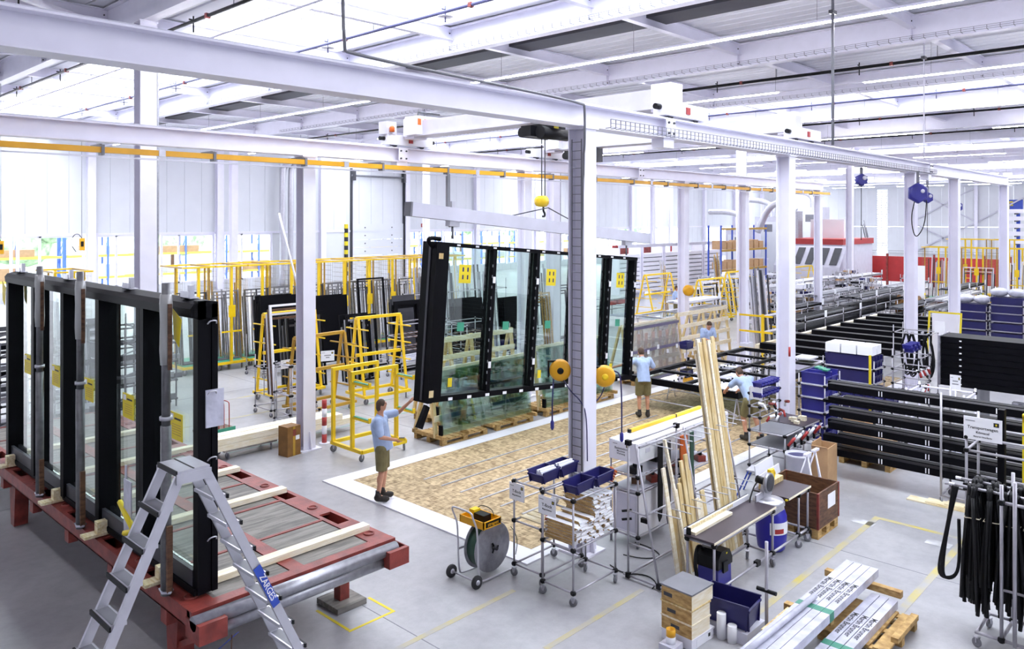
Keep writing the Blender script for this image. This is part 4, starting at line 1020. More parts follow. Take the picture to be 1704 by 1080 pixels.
for k, (x, m, w, h, l) in enumerate(((10.35, 'black_plastic', .12, 1.2, 'black webbing strap hanging behind the planks'), (10.6, 'dark_grey', .1, 1.3, 'dark grey strap hanging behind the planks'), (11.0, 'orange', .2, .55, 'orange leather apron hanging on the base station'), (11.3, 'dark_green', .1, .8, 'green strap hanging beside the orange apron'))):
    t = thing('hanging_strap', l, 'strap', (x, 6.7, 1.52 - h)); MB().prism([(0, .1), (w * .3, 0), (w * .8, .06), (w, .2), (w, h), (0, h)], 'y', -.03, -.01).build('webbing', m, t); cy('hook', 'alu', t, (w / 2, -.02, h - .02), (w / 2, .05, h + .02), .006)
    if m == 'orange':
        for q in (.05, .1, .15): MB().bar((q, -.02, .06), (q + .02, -.02, -.35), .02, .006).build('tie', 'bin_blue', t)

# ---------------------------------------------------------------- mitre saw bench
sb = thing('saw_bench', 'long saw bench on a pipe frame with brown table tops', 'work bench', (9.05, 5.0, 0))
pipe_frame(sb, .05, .03, 1.73, .42, (.2, .8), .83, True, .018, .14, [.05, 1.73])
pipe_frame(sb, 2.62, .03, 2.95, .56, (.2, .8), .83, True, .018, .14, [2.62, 2.95])
cy('long_rail', 'pipe_grey', sb, (1.73, .03, .2), (2.62, .03, .2), .018)
bx('joint', 'black_plastic', sb, 1.2, .0, .17, 1.3, .06, .24); bx('table_top', 'table_brown', sb, 0, 0, .835, 1.78, .44, .86); bx('top_edging', 'pine_pale', sb, -.004, -.004, .832, 1.784, .0, .862)
bx('table_top', 'table_brown', sb, 2.22, 0, .835, 3.0, .58, .86); bx('top_edging', 'pine_pale', sb, 2.216, -.004, .832, 3.004, .0, .862)
bx('fence', 'tile_white', sb, 0, .42, .86, 1.78, .445, .93); bx('fence_scale', 'dark_grey', sb, 0, .445, .93, 1.78, .455, .936); bx('end_stop', 'black_plastic', sb, .02, .36, .86, .04, .42, .95)
tag(MB().box(9.1, 5.3, .862, 10.1, 5.4, .9).build('plank', 'pine_pale'), 'pale plank lying along the fence of the saw bench', 'plank')
tag(MB().box(11.35, 5.42, .862, 12.0, 5.52, .94).build('plank', 'pine'), 'squared timber lying on the small saw table', 'plank')
tag(MB().box(9.1, 5.4, .903, 10.3, 5.415, .94).build('plank', 'pine_y'), 'thin batten standing against the saw fence', 'plank')
sw = thing('mitre_saw', 'mitre saw with yellow handle between the bench tables', 'saw', (11.04, 5.22, .6))
MB().lathe([(.2, 0), (.22, .02), (.22, .06), (.05, .07)], (0, 0, .2), 'z', 20).build('turntable', 'alu', sw); bx('saw_base', 'alu', sw, -.22, -.16, .14, .22, .16, .21); bx('fence', 'alu', sw, -.26, .06, .26, .26, .085, .36)
MB().lathe([(.13, -.015), (.15, -.01), (.15, .03), (.12, .045), (.03, .05)], (0, -.02, .5), 'y', 24).build('blade_guard', 'galv', sw)
MB().lathe([(.01, -.022), (.115, -.022), (.12, -.018)], (0, -.02, .5), 'y', 24).build('saw_blade', 'dark_grey', sw)
MB().cyl((0, .03, .5), (0, .18, .52), .055, 12).build('motor', 'black_plastic', sw); MB().bar((0, .1, .24), (0, .06, .46), .06, .08).build('saw_arm', 'alu', sw)
MB().tube([(.06, 0, .6), (.16, 0, .66), (.2, 0, .6), (.16, 0, .52), (.08, 0, .54)], .026, 8, True).build('handle', 'yellow', sw); bx('trigger_body', 'yellow', sw, .04, -.03, .58, .13, .03, .68)
MB().tube([(0, .15, .5), (-.15, .15, .45), (-.3, .14, .3), (-.34, .12, .22)], .012).build('power_cord', 'black_plastic', sw); bx('scale_bar', 'sign_yellow', sw, .2, -.2, .22, .55, -.17, .24); bx('support_bar', 'pipe_grey', sw, -.21, -.17, .1, .18, -.13, .14); bx('support_bar', 'pipe_grey', sw, -.21, .13, .1, .18, .17, .14)
# wet vacuum under the bench
vc = thing('shop_vacuum', 'blue shop vacuum with black head under the saw bench', 'vacuum cleaner', (9.45, 5.22, 0))
MB().prism([(-.15, .03), (.15, .03), (.18, .12), (.17, .42), (-.17, .42), (-.18, .12)], 'y', -.15, .15).build('tank', 'bin_blue', vc)
MB().prism([(-.19, .42), (.19, .42), (.19, .5), (.12, .62), (-.1, .64), (-.18, .56)], 'y', -.16, .16).build('motor_head', 'black_plastic', vc); bx('handle', 'black_plastic', vc, -.08, -.18, .36, .04, -.16, .5)
for q in (-.13, .13):
    for y in (-.12, .12): MB().lathe([(.01, -.015), (.03, -.015), (.03, .015), (.01, .015)], (q, y, .03), 'x', 10).build('wheel', 'rubber', vc)
MB().tube([(-.1, .1, .6), (-.22, .12, .7), (-.34, .1, .55), (-.36, .05, .3)], .025, 8).build('suction_hose', 'black_plastic', vc); bx('dial', 'sign_yellow', vc, .02, -.162, .58, .05, -.158, .6)
# blue barrel
brl = thing('plastic_barrel', 'blue plastic barrel with a warning label under the saw', 'barrel', (11.38, 5.33, 0))
MB().lathe([(.17, 0), (.2, .03), (.225, .2), (.23, .36), (.225, .52), (.2, .6), (.17, .63), (.17, .68), (.185, .69), (.185, .71), (.165, .71), (.15, .65), (.15, .3)], (0, 0, 0), 'z', 28).build('barrel_body', 'barrel_blue', brl)
lb = MB()
for k in range(10):
    a0 = R_(200 + k * 9); a1 = R_(209 + k * 9); n = len(lb.v); r = .234
    lb.v += [(r * math.cos(a0), r * math.sin(a0), .28), (r * math.cos(a1), r * math.sin(a1), .28), (r * math.cos(a1), r * math.sin(a1), .46), (r * math.cos(a0), r * math.sin(a0), .46)]; lb._f([(n, n + 1, n + 2, n + 3)])
lo = lb.build('label', 'paper', brl); lr = MB(); lr.v = [(x * 1.004, y * 1.004, .3 if z < .35 else .37) for x, y, z in lb.v[8:24]]; lr.f = [(i, i + 1, i + 2, i + 3) for i in range(0, 16, 4)]; lr.s = [False] * 4; lr.build('label_stripe', 'signal_red', brl)
# box pallet
bp = thing('box_pallet', 'brown hinged plywood crate on a pallet base', 'crate', (12.56, 5.37, 0), 0)
pw, pl_ = .4, .44
for s in (-1, 1):
    bx('side_wall', 'brown_wood', bp, -pw, s * pl_ - .012, .16, pw, s * pl_ + .012, .72); bx('end_wall', 'brown_wood', bp, s * pw - .012, -pl_ + .012, .16, s * pw + .012, pl_ - .012, .72)
    for q in (-1, 1): bx('corner_hinge', 'red_paint', bp, s * pw - .018, q * pl_ - .018, .16, s * pw + .018, q * pl_ + .018, .72)
bx('floor_board', 'pallet_wood', bp, -pw, -pl_, .13, pw, pl_, .16)
for y in (-pl_, -.05, pl_ - .1):
    bx('skid', 'pallet_wood', bp, -pw, y, 0, pw, y + .1, .02)
    for x in (-pw, -.07, pw - .14): bx('block', 'pallet_wood', bp, x, y, .02, x + .14, y + .1, .13)
bx('paper_sheet', 'paper', bp, -.05, -pl_ - .018, .4, .25, -pl_ - .0125, .62); bx('hand_hole', 'pine_pale', bp, -.012 - pw, -.08, .58, -pw - .0125, .06, .62)
# crates in the corner
st_ = [(0, .0, .42, 'grey box'), ]
zz = .0
for k, (h, w, m, l) in enumerate(((.13, .46, 'tile_white', 'large white box at the bottom of the corner crate stack'), (.17, .38, 'pine_pale', 'pale wooden crate, lowest small one of the corner stack'), (.17, .38, 'pine_pale', 'pale wooden crate, middle one of the corner stack'), (.185, .44, 'mid_grey', 'pale crate with a dark metal lid on top of the corner stack'))):
    t = thing('wooden_crate', l, 'crate', (8.02, 4.72, zz), R_(-3), 'crates stacked in the corner')
    MB().box(0, 0, 0, w, .42, h - .02).build('crate_body', 'tile_white' if k == 0 else 'pine_pale', t); bx('lid', m if k != 2 else 'pine', t, -.01, -.01, h - .02, w + .01, .43, h - .001)
    if k: bx('hand_hole', 'dark_grey', t, -.003, .12 + .05 * k, h * .3, 0, .24 + .05 * k, h * .55); bx('wood_front', 'pallet_wood', t, -.0025, .0, .0, -.0005, .42, h - .02)
    else: bx('paper_label', 'paper', t, .1, -.004, .01, .4, 0, .1); bx('label_logo', 'ink', t, .34, -.0065, .05, .38, -.004, .09)
    zz += h
for k, (x, y, z, l) in enumerate(((7.86, 4.9, 0, 'white tape roll under the yellow tape roll'), (7.86, 4.9, .08, 'yellow tape roll beside the crate stack'))):
    t = thing('tape_roll', l, 'tape', (x, y, z + .1)); MB().lathe([(.04, 0), (.055, 0), (.055, .08), (.04, .08), (.04, 0)], (0, 0, 0), 'z', 16).build('roll', 'paper' if k == 0 else 'crane_yellow', t)
tag(MB().box(7.76, 4.8, 0, 7.96, 5.0, .099).build('small_box', 'grey_steel'), 'small grey box under the tape rolls', 'box')
tag(link('storage_bin', bin_mesh(.4, .62, .3, 'bin_navy', .85), None, (9.0, 4.35, .14), (0, 0, R_(96))), 'large deep navy bin beside the corner crates', 'bin')
o = tag(MB().box(8.55, 4.3, 0, 9.02, 5.0, .138).build('low_box', 'grey_steel'), 'low grey box under the large navy bin', 'box')
for k in range(2): tag(MB().cyl((8.53, 4.62 - .14 * k, 0), (8.53, 4.62 - .14 * k, .3 - .1 * k), .055, 14).build('paper_roll', 'paper'), '%s white paper roll standing beside the crates' % ORD[k], 'paper roll', 'paper rolls by the crates')
ps = thing('pipe_stand', 'single upright pipe stand with a black cross grip', 'pipe stand', (8.78, 4.17, 0)); cy('upright', 'pipe_grey', ps, (0, 0, 0), (0, 0, 1.2), .02, 10); MB().cyl((-.0, -.12, .62), (0, .12, .62), .024, 10).build('cross_grip', 'black_plastic', ps)
for a in ((0, .3), (.35, 0), (-.3, 0)): cy('foot_pipe', 'pipe_grey', ps, (0, 0, .03), (a[0], a[1], .03), .02)
MB().lathe([(.03, 0), (.04, .02), (.04, .12), (.025, .14)], (0, 0, 0), 'z', 10).build('socket', 'black_plastic', ps)
# ---------------------------------------------------------------- wrapped profile packs on a pallet
pallet(9.3, 2.98, 10.35, 3.78, 'wooden pallet under the wrapped profile packs', axis='x')
for k, (x, l) in enumerate(((10.45, 'squared timber crossing under the far end of the upper packs'), (9.2, 'squared timber crossing under the middle of the upper packs'))): tag(MB().box(x, 3.2 if k == 0 else 3.58, .255, x + .09, 4.15, .335).build('squared_timber', 'pallet_wood'), l, 'timber', 'timbers under the packs')
tag(MB().box(9.55, 2.95, .139, 10.3, 3.03, .2).build('squared_timber', 'pallet_wood'), 'squared timber lying on the free side of the pallet', 'timber', 'timbers under the packs')
def pack(x0, x1, y, z, l):
    t = thing('profile_pack', l, 'profile pack', (x0, y, z), 0, 'wrapped profile packs on the pallet')
    bx('wrapped_bar', 'film_white', t, 0, .003, 0, x1 - x0, .1, .1); bx('strap', 'strap_green', t, x1 - x0 - 1.62, .0, -.001, x1 - x0 - 1.5, .103, .102)
    text(t, 'Martin Brunner', (x1 - x0 - .98, .052, .1008), .1, (0, 0, PI))
for k in range(4): pack(7.5, 10.72, 3.55 + k * .105, .337, '%s wrapped white profile pack of the upper layer' % ORD[k])
for k in range(3): pack(7.4, 10.42, 3.22 + k * .108, .14, '%s wrapped white profile pack of the lower layer' % ORD[k])
tag(MB().cyl((7.5, 3.86, .475), (9.35, 3.83, .475), .035, 12).build('film_roll', 'film_white'), 'long tube of film lying on the wrapped profile packs', 'film roll')
tag(MB().box(8.45, 3.985, .0, 9.15, 4.08, .33).build('squared_timber', 'pine'), 'pale squared timber lying beside the packs', 'timber', 'timbers under the packs')
# ---------------------------------------------------------------- yellow cage trolleys along the back
def wire_mesh(par, x, y0, y1, z0, z1, key, m='mesh_wire', step=.11):
    k = ('wm', key, m)
    if k not in CACHE:
        mb = MB(); n = int((y1 - y0) / step)
        for i in range(n + 1): mb.box(-.002, y0 + i * step - .002, z0, .002, y0 + i * step + .002, z1)
        q = int((z1 - z0) / (step * 1.6))
        for i in range(q + 1): mb.box(-.002, y0, z0 + i * step * 1.6 - .002, .002, y1, z0 + i * step * 1.6 + .002)
        CACHE[k] = mb.mesh('wire_mesh', m)
    return link('wire_mesh', CACHE[k], par, (x, 0, 0))
def cage(loc, rz, label, group, w=1.06, d=1.7, h=3.42):
    t = thing('cage_trolley', label, 'cage trolley', loc, rz, group)
    for y in (0, d): bx('base_beam', 'yellow', t, 0, y - .04, .2, w, y + .04, .28)
    for x in (.04, w - .04): bx('base_beam', 'yellow', t, x - .04, .04, .2, x + .04, d - .04, .28)
    bx('base_board', 'green', t, .08, .04, .27, w - .08, d - .04, .29)
    bx('front_post', 'yellow', t, w / 2 - .04, -.02, .28, w / 2 + .04, .06, h); bx('rear_post', 'yellow', t, w / 2 - .04, d - .06, .28, w / 2 + .04, d + .02, h)
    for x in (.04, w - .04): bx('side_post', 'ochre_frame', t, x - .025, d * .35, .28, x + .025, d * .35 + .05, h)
    for y in (0, d): bx('top_rail', 'yellow', t, -.0, y - .05, h, w, y + .05, h + .05)
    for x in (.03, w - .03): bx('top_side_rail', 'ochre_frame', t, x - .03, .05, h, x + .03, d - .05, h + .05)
    wire_mesh(t, .02, .05, d - .05, .3, h - .02, (d, h)); wire_mesh(t, w - .02, .05, d - .05, .3, h - .02, (d, h))
    bx('placard', 'yellow', t, w / 2 - .12, -.04, 1.75, w / 2 + .12, -.025, 2.15)
    bx('cross_arm', 'yellow', t, w / 2 - .35, -.03, 1.25, w / 2 + .35, .02, 1.3)
    for x in (.12, w - .12):
        for y in (.1, d - .1): caster(t, x, y, .09)
    return t
GC = 'yellow cage trolleys along the back wall'
for k in range(11): cage((10.9 + k * 1.12, 24.7, 0), 0, '%s yellow cage trolley in the row before the windows' % ORD[k], GC)
cage((7.4, 25.3, 0), 0, 'single yellow cage trolley seen above the standing facade unit', GC)
def frame_mesh(w, h, b, m, bars=0, dd=.05):
    k = ('frm', w, h, b, m, bars)
    if k not in CACHE:
        mb = MB().box(0, 0, 0, b, dd, h).box(w - b, 0, 0, w, dd, h).box(b, 0, 0, w - b, dd, b).box(b, 0, h - b, w - b, dd, h)
        for i in range(bars): x = w * (i + 1) / (bars + 1); mb.box(x - b / 2, .005, b, x + b / 2, dd - .005, h - b)
        CACHE[k] = mb.mesh('window_frame', m)
    return CACHE[k]
FN = [0]
def frames(x, y, z, rz, n, w, h, m, where, lean=6, gap=.09, bars=0, b=.055, alt=None):
    """n loose window frames leaning one behind the other, stepping along local +y"""
    c, s = math.cos(rz), math.sin(rz)
    for i in range(n):
        ww = round(w - .05 * (i % 3), 2); hh = round(h - .12 * (i % 4), 2); mm = alt if alt and i % 2 else m
        o = link('window_frame', frame_mesh(ww, hh, b, mm, bars), None, (x - s * gap * i, y + c * gap * i, z)); o.rotation_euler = (R_(-lean), 0, rz)
        tag(o, '%s %s window frame leaning %s' % (ORD[i], {'black_alu': 'black', 'alu': 'silver', 'tile_white': 'white', 'brown_wood': 'red-brown', 'dark_grey': 'dark grey', 'galv': 'grey', 'mid_grey': 'grey', 'signal_red': 'red'}.get(mm, 'pale'), where), 'window frame', 'window frames ' + where)
def bundle(x, y, z, n, h, m, where, rz=0., lean=5, sp=.07, cols=None):
    """upright profiles leaning side by side"""
    t = thing('profile_bundle', where, 'profile bundle', (x, y, z), rz, 'bundles of upright profiles')
    for i in range(n):
        hh = round(h * (.82 + .18 * random.random()), 1); mm = random.choice(cols) if cols else m
        k = ('prf', hh, mm)
        if k not in CACHE: CACHE[k] = MB().box(-.025, 0, 0, .025, .05, hh).mesh('profile', mm)
        o = link('profile', CACHE[k], t, (i * sp, random.uniform(0, .15), 0)); o.rotation_euler = (R_(-lean), R_(random.uniform(-1.5, 1.5)), 0)
    return t
for k in range(10):
    x = 11.05 + k * 1.12
    if k in (1, 2, 4, 8): bundle(x, 25.6, .3, 9, 2.6, 'alu', 'upright profiles stored in the %s yellow cage' % ORD[k], cols=('alu', 'galv', 'tile_white', 'pallet_wood'))
    frames(x, 25.0, .3, 0, 5 if k not in (1, 2, 4, 8) else 3, .9, 2.3, 'mid_grey' if k % 2 else 'dark_grey', 'inside the %s yellow cage' % ORD[k], alt='galv', bars=1, b=.04)
# ---------------------------------------------------------------- yellow A frame carts
def a_cart(loc, rz, label, w=1.5, d=.95, h=2.3, m='yellow', arms=4):
    t = thing('frame_cart', label, 'cart', loc, rz, 'yellow frame carts')
    for y in (0, d): bx('base_beam', m, t, 0, y - .035, .18, w, y + .035, .25)
    for x in (.035, w - .035): bx('base_beam', m, t, x - .035, .035, .18, x + .035, d - .035, .25)
    for x in (.06, w - .06):
        MB().bar((x, .1, .25), (x, d / 2 - .06, h), .06, .06, (1, 0, 0)).build('inclined_post', m, t); MB().bar((x, d - .1, .25), (x, d / 2 + .06, h), .06, .06, (1, 0, 0)).build('inclined_post', m, t)
    for z in (h, h * .56): bx('cross_beam', m, t, .03, d / 2 - .04, z - .04, w - .03, d / 2 + .04, z + .04)
    for i in range(arms):
        z = .6 + i * (h - .9) / max(1, arms - 1)
        for x in (.06, w - .06): MB().bar((x, -.08, z + .02), (x, d + .08, z), .035, .03).build('support_arm', m, t)
    for x in (.1, w - .1):
        for y in (.08, d - .08): caster(t, x, y, .08)
    return t
a_cart((12.55, 17.3, 0), R_(-4), 'large yellow frame cart with sloped posts beside the black panels')
a_cart((10.6, 17.1, 0), R_(3), 'ochre frame cart behind the white column', m='ochre_frame', w=1.6, h=2.0)
a_cart((10.9, 19.2, 0), R_(2), 'bright yellow frame cart farther behind the white column', m='yellow', w=1.7, h=2.4)
# low yellow cart near the column
t = thing('frame_cart', 'low bright yellow cart with green topped arms beside the worker', 'cart', (9.6, 13.32, 0), R_(0), 'yellow frame carts')
W_, D_, H_ = 1.15, 1.1, 1.75
for y in (0, D_): bx('base_beam', 'yellow', t, 0, y - .035, .17, W_, y + .035, .24)
for x in (0, W_): bx('base_beam', 'yellow', t, x - .035, .0, .17, x + .035, D_, .24)
for x in (.0, W_):
    bx('post', 'yellow', t, x - .035, .3, .24, x + .035, .37, H_); bx('post', 'yellow', t, x - .035, D_ - .1, .24, x + .035, D_ - .03, H_)
for y in (.335, D_ - .065): bx('top_beam', 'yellow', t, -.035, y - .035, H_, W_ + .035, y + .035, H_ + .07)
for z in (.85, H_ - .18):
    for x in (0, W_): bx('arm', 'yellow', t, x - .03, -.25, z, x + .03, .3, z + .05); bx('arm_pad', 'green', t, x - .03, -.25, z + .05, x + .03, .26, z + .065); bx('arm_hook', 'yellow', t, x - .03, -.28, z, x + .03, -.25, z + .1)
for x in (.02, W_ - .02):
    for y in (.04, D_ - .04): caster(t, x, y, .075)
# frame trolley with white and red-brown frames
t = thing('pipe_cart', 'pipe trolley carrying white and red-brown window frames', 'cart', (10.2, 18.0, 0)); pipe_frame(t, 0, 0, 1.3, .8, (.17, .5), .53); pipe_frame(t, 0, .35, 1.3, .8, (1.2,), 1.5, False, .014, .5)
frames(10.3, 18.02, .52, 0, 4, 1.1, 2.3, 'tile_white', 'on the pipe trolley by the white column', alt='brown_wood')
bundle(11.3, 18.2, .52, 6, 1.9, 'alu', 'silver profiles on the pipe trolley by the white column', cols=('alu', 'tile_white'))
sign(t, (.4, -.04, 1.3), .3, .22, 0, ((None, .28, .08), (None, .16, -.15)))
t = thing('pipe_cart', 'empty low pipe trolley in front of the white framed trolley', 'cart', (9.9, 16.6, 0)); pipe_frame(t, 0, 0, .8, .7, (.17, .35), .38); pipe_frame(t, 0, 0, .05, .7, (.8, 1.5), 1.55, False)
# red wire rack dolly
t = thing('wire_rack_dolly', 'green wheeled dolly with red bent wire dividers', 'dolly', (8.0, 17.0, 0), R_(5))
bx('platform', 'brown_wood', t, 0, 0, .18, .75, .5, .22); bx('side_rail', 'green', t, -.01, -.02, .14, .76, 0, .24)
for k in range(5): MB().tube([(.12 + k * .13, .05, .22), (.12 + k * .13, .05, .72), (.14 + k * .13, .1, .8), (.14 + k * .13, .4, .8), (.12 + k * .13, .46, .72), (.12 + k * .13, .46, .22)], .011).build('wire_divider', 'signal_red', t)
for x in (.1, .65):
    for y in (.07, .43): caster(t, x, y, .065)
# timber on a dolly, box, bollard
t = thing('timber_dolly', 'low wooden dolly under the long timber beams', 'dolly', (7.7, 15.45, 0)); bx('dolly_deck', 'old_ply', t, 0, 0, .17, 1.2, .6, .2)
for x in (.1, 1.1):
    for y in (.08, .52): caster(t, x, y, .07)
for k in range(4): tag(MB().box(7.0 + .1 * k, 15.47 + (k % 2) * .28, .202 + (k // 2) * .13, 11.0 - .2 * k, 15.72 + (k % 2) * .28, .325 + (k // 2) * .13).build('timber_beam', 'pine_pale'), '%s long timber beam on the low dolly' % ORD[k], 'timber beam', 'timber beams on the low dolly')
t = thing('cardboard_box', 'tall brown taped cardboard box beside the white column', 'box', (8.72, 14.72, 0), R_(8)); MB().box(0, 0, 0, .34, .3, .62).build('carton', 'cardboard_brown', t)
bx('tape', 'ochre_frame', t, .14, -.002, .0, .2, 0, .62); bx('shipping_label', 'paper', t, .21, -.004, .33, .31, -.001, .42); bx('opening', 'red_paint', t, .14, -.004, .42, .22, -.001, .56); bx('flap', 'cardboard_brown', t, -.0, -.0, .62, .17, .3, .626)
t = thing('bollard', 'red and white striped bollard by the yellow cart', 'bollard', (9.85, 15.08, 0)); MB().lathe([(.12, 0), (.12, .015), (.05, .02)], (0, 0, 0), 'z', 14).build('foot', 'white_steel', t)
for k in range(5): MB().cyl((0, 0, .02 + k * .19), (0, 0, .21 + k * .19), .055, 12).build('band', 'signal_red' if k % 2 == 0 else 'tile_white', t)
# ---------------------------------------------------------------- black frames and panels between cages and carts
def panel_stack(x, y, n, w, h, where, m='black_alu', gap=.1, z=.25):
    t = thing('pipe_cart', 'pipe cart %s' % where, 'cart', (x - .1, y - .1, 0)); pipe_frame(t, 0, 0, w + .25, n * gap + .6, (.17, .24), 1.3)
    for i in range(n):
        o = MB().box(0, 0, 0, w - .06 * (i % 3), .04, h - .12 * (i % 3)).build('cladding_sheet', m, None, (x, y + .12 + gap * i, z)); o.rotation_euler = (R_(-5), 0, 0)
        tag(o, '%s %s panel %s' % (ORD[i], 'black' if m == 'black_alu' else 'grey', where), 'panel', 'panels ' + where)
panel_stack(12.6, 22.6, 5, 1.3, 2.3, 'of the black stack behind the ochre carts')
panel_stack(14.4, 22.2, 4, 1.2, 2.2, 'of the black stack behind the large yellow cart')
panel_stack(16.9, 21.4, 3, 1.0, 2.1, 'of the dark stack left of the hanging unit', 'dark_grey')
frames(15.6, 21.6, .02, 0, 1, 1.1, 3.0, 'black_alu', 'tall and empty behind the large yellow cart')
frames(16.0, 20.2, .02, 0, 2, 1.1, 2.3, 'black_alu', 'empty beside the grey pipe racks', b=.14)
for k, (x, y, l) in enumerate(((15.3, 17.6, 'grey pipe rack of bent rods right of the large yellow cart'), (16.9, 18.2, 'grey pipe rack with white wrapped bundles behind the hanging unit'), (15.4, 19.3, 'far grey pipe rack right of the yellow cart'))):
    t = thing('pipe_rack', l, 'rack', (x, y, 0)); pipe_frame(t, 0, 0, 1.3, .7, (.17, .5, .9, 1.3, 1.7), 1.75)
    for q in range(5):
        for z in (.9, 1.3): MB().tube([(.1 + q * .26, -.3, z + .02), (.1 + q * .26, .7, z + .05)], .01).build('arm', 'brown_wood', t)
    for q in range(4): cy('wrapped_profile', 'film_white' if k else 'galv', t, (.05 + q * .1, .1 + q * .12, .53 + .03 * q), (1.3, .12 + q * .12, .55 + .03 * q), .04)
bundle(17.6, 17.6, .2, 8, 1.6, 'mid_grey', 'grey wrapped profiles left of the hanging unit', cols=('mid_grey', 'galv', 'film_white'))
# racks seen through the hanging glass
for k, (x, y, n, h, l) in enumerate(((18.6, 22.6, 14, 3.0, 'tall silver profiles behind the hanging unit, left group'), (20.2, 22.6, 14, 3.1, 'tall silver profiles behind the hanging unit, middle group'), (21.8, 22.4, 12, 3.0, 'tall silver profiles behind the hanging unit, right group'), (26.0, 23.0, 10, 2.8, 'tall silver profiles right of the roof column'))):
    bundle(x, y, .3, n, h, 'alu', l, sp=.11, cols=('alu', 'galv', 'tile_white', 'dark_grey'))
    t = thing('upright_rack', 'pipe rack behind the %s' % l, 'rack', (x - .1, y - .1, 0)); pipe_frame(t, 0, 0, n * .11 + .2, .6, (.2, 1.2, 2.2), 2.6, False, .014, 0)
panel_stack(18.2, 19.6, 4, 1.3, 2.0, 'of the black stack seen through the hanging glass')
panel_stack(20.4, 19.4, 4, 1.2, 1.9, 'of the black stack behind the middle of the hanging glass')
frames(22.0, 19.6, .1, 0, 5, 1.1, 2.1, 'pallet_wood', 'of pale wood behind the hanging glass')
frames(24.6, 20.6, .1, 0, 4, 1.0, 2.2, 'dark_grey', 'dark beyond the big column', alt='mid_grey')
# ---------------------------------------------------------------- glass packs on pallets
def glass_pack(x0, x1, y, h, label, wrap=None, n=3, battens=3):
    t = thing('glass_pack', label, 'glass pack', (x0, y, .14), 0, 'glass packs on pallets'); L_ = x1 - x0
    q = max(2, int(L_ / .75)); ta = math.tan(R_(8))
    for i in range(q + 1):
        x = L_ * i / q
        MB().bar((x, .22 + 0, 0), (x, .22 + h * ta * .9, h), .06, .09, (1, 0, 0)).bar((x, .95, 0), (x, .26 + h * ta, h * .97), .06, .08, (1, 0, 0)).build('a_frame_leg', 'pine', t); bx('foot_timber', 'pallet_wood', t, x - .04, -.1, 0, x + .04, 1.0, .08)
    for i in range(battens): z = h * (.28 + .68 * i / max(1, battens - 1)); MB().bar((-.05, .16 + z * ta, z), (L_ + .05, .16 + z * ta, z), .03, .13).build('batten', 'pine_pale', t)
    for i in range(n):
        o = bx('glass_sheet', wrap if wrap and i == n - 1 else 'glass_green', t, .05, -.008, 0, L_ - .05, .008, h * .92); o.location.y = .1 - i * .045; o.location.z = .08 + h * .46; o.rotation_euler = (R_(-8), 0, 0); o.location.y += h * .46 * ta
    bx('edge_strip', 'black_alu', t, -.01, .02, .08, .04, .12, .95 * h if False else .3)
    if wrap:
        for z in (.5, .92): MB().bar((.05, -.02 + z * h * ta, z * h), (L_ - .05, -.02 + z * h * ta, z * h), .008, .09).build('edge_tape', 'purple_tape', t)
        for i in range(5): MB().bar((.3 + i * .55, -.04 + h * .55 * ta, h * (.4 + .06 * (i % 3))), (.42 + i * .55, -.04 + h * .55 * ta, h * (.4 + .06 * (i % 3))), .006, .13).build('paper_label', 'paper', t)
        for i in range(7): bx('packing_board', 'cardboard', t, .15 + i * .4, .24, .1, .3 + i * .4, .26, h * .8)
    return t
pallet(11.5, 12.98, 12.9, 13.95, 'wooden pallet under the left end of the first glass pack', axis='y'); pallet(13.2, 12.98, 14.5, 13.95, 'wooden pallet under the right end of the first glass pack', axis='y')
glass_pack(11.5, 14.5, 12.98, 1.5, 'stack of greenish glass sheets leaning on a wooden frame under the hanging unit')
pallet(15.0, 13.0, 16.2, 13.95, 'wooden pallet under the left end of the second glass pack', axis='y'); pallet(16.6, 13.0, 17.9, 13.95, 'wooden pallet under the right end of the second glass pack', axis='y')
glass_pack(15.0, 17.9, 13.0, 1.6, 'second stack of glass sheets on a wooden frame behind the big column')
pallet(12.6, 14.35, 13.9, 15.3, 'wooden pallet under the rear glass frame', axis='y'); pallet(14.3, 14.35, 15.6, 15.3, 'second wooden pallet under the rear glass frame', axis='y')
glass_pack(12.6, 15.6, 14.35, 1.9, 'empty wooden glass frame with pale battens behind the hanging unit', n=0, battens=4)
# wall equipment at the back
for k, (x, z, l) in enumerate(((7.9, 4.0, 'yellow pendant hanging at the left end of the windows'), (10.6, 4.05, 'yellow pendant hanging beside the second window'))):
    t = thing('pendant_control', l, 'pendant', (x, 32.9, z)); bx('pendant_body', 'crane_yellow', t, -.09, -.06, -.25, .09, .06, .22); bx('pendant_grip', 'black_plastic', t, -.05, -.07, -.1, .05, -.06, .1); MB().tube([(0, 0, .2), (-.1, 0, .4), (-.3, 0, .35), (-.4, 0, .0), (-.2, 0, -.3)], .014).build('pendant_cable', 'black_plastic', t); cy('pendant_chain', 'mid_grey', t, (0, 0, .2), (0, 0, 10.3 - z), .01)
t = thing('rain_pipes', 'pair of silver downpipes bending along the back wall', 'pipe', (31.1, YW - .75, 0))
for q in (0, .7): MB().tube([(q, 0, 0), (q, 0, 8.6), (q + .15, 0, 9.0), (q + .6, -.05, 9.2), (q + .7, -.05, 9.6)], .21, 12).build('downpipe', 'alu', t)
t = thing('fire_sign', 'small red fire extinguisher sign on the back wall', 'sign', (45.3, YW - .021, 4.3)); bx('sign_plate', 'signal_red', t, 0, 0, 0, .7, .02, .32); bx('sign_symbol', 'paper', t, .12, -.006, .06, .26, -.001, .26); bx('sign_symbol', 'paper', t, .42, -.006, .06, .56, -.001, .26)
t = thing('floor_lamp_pole', 'slanted aluminium pole leaning beside the yellow carts', 'pole', (14.2, 22.0, 0)); MB().cyl((0, 0, 0), (-1.0, .8, 5.2), .035, 8).build('pole', 'alu', t); 
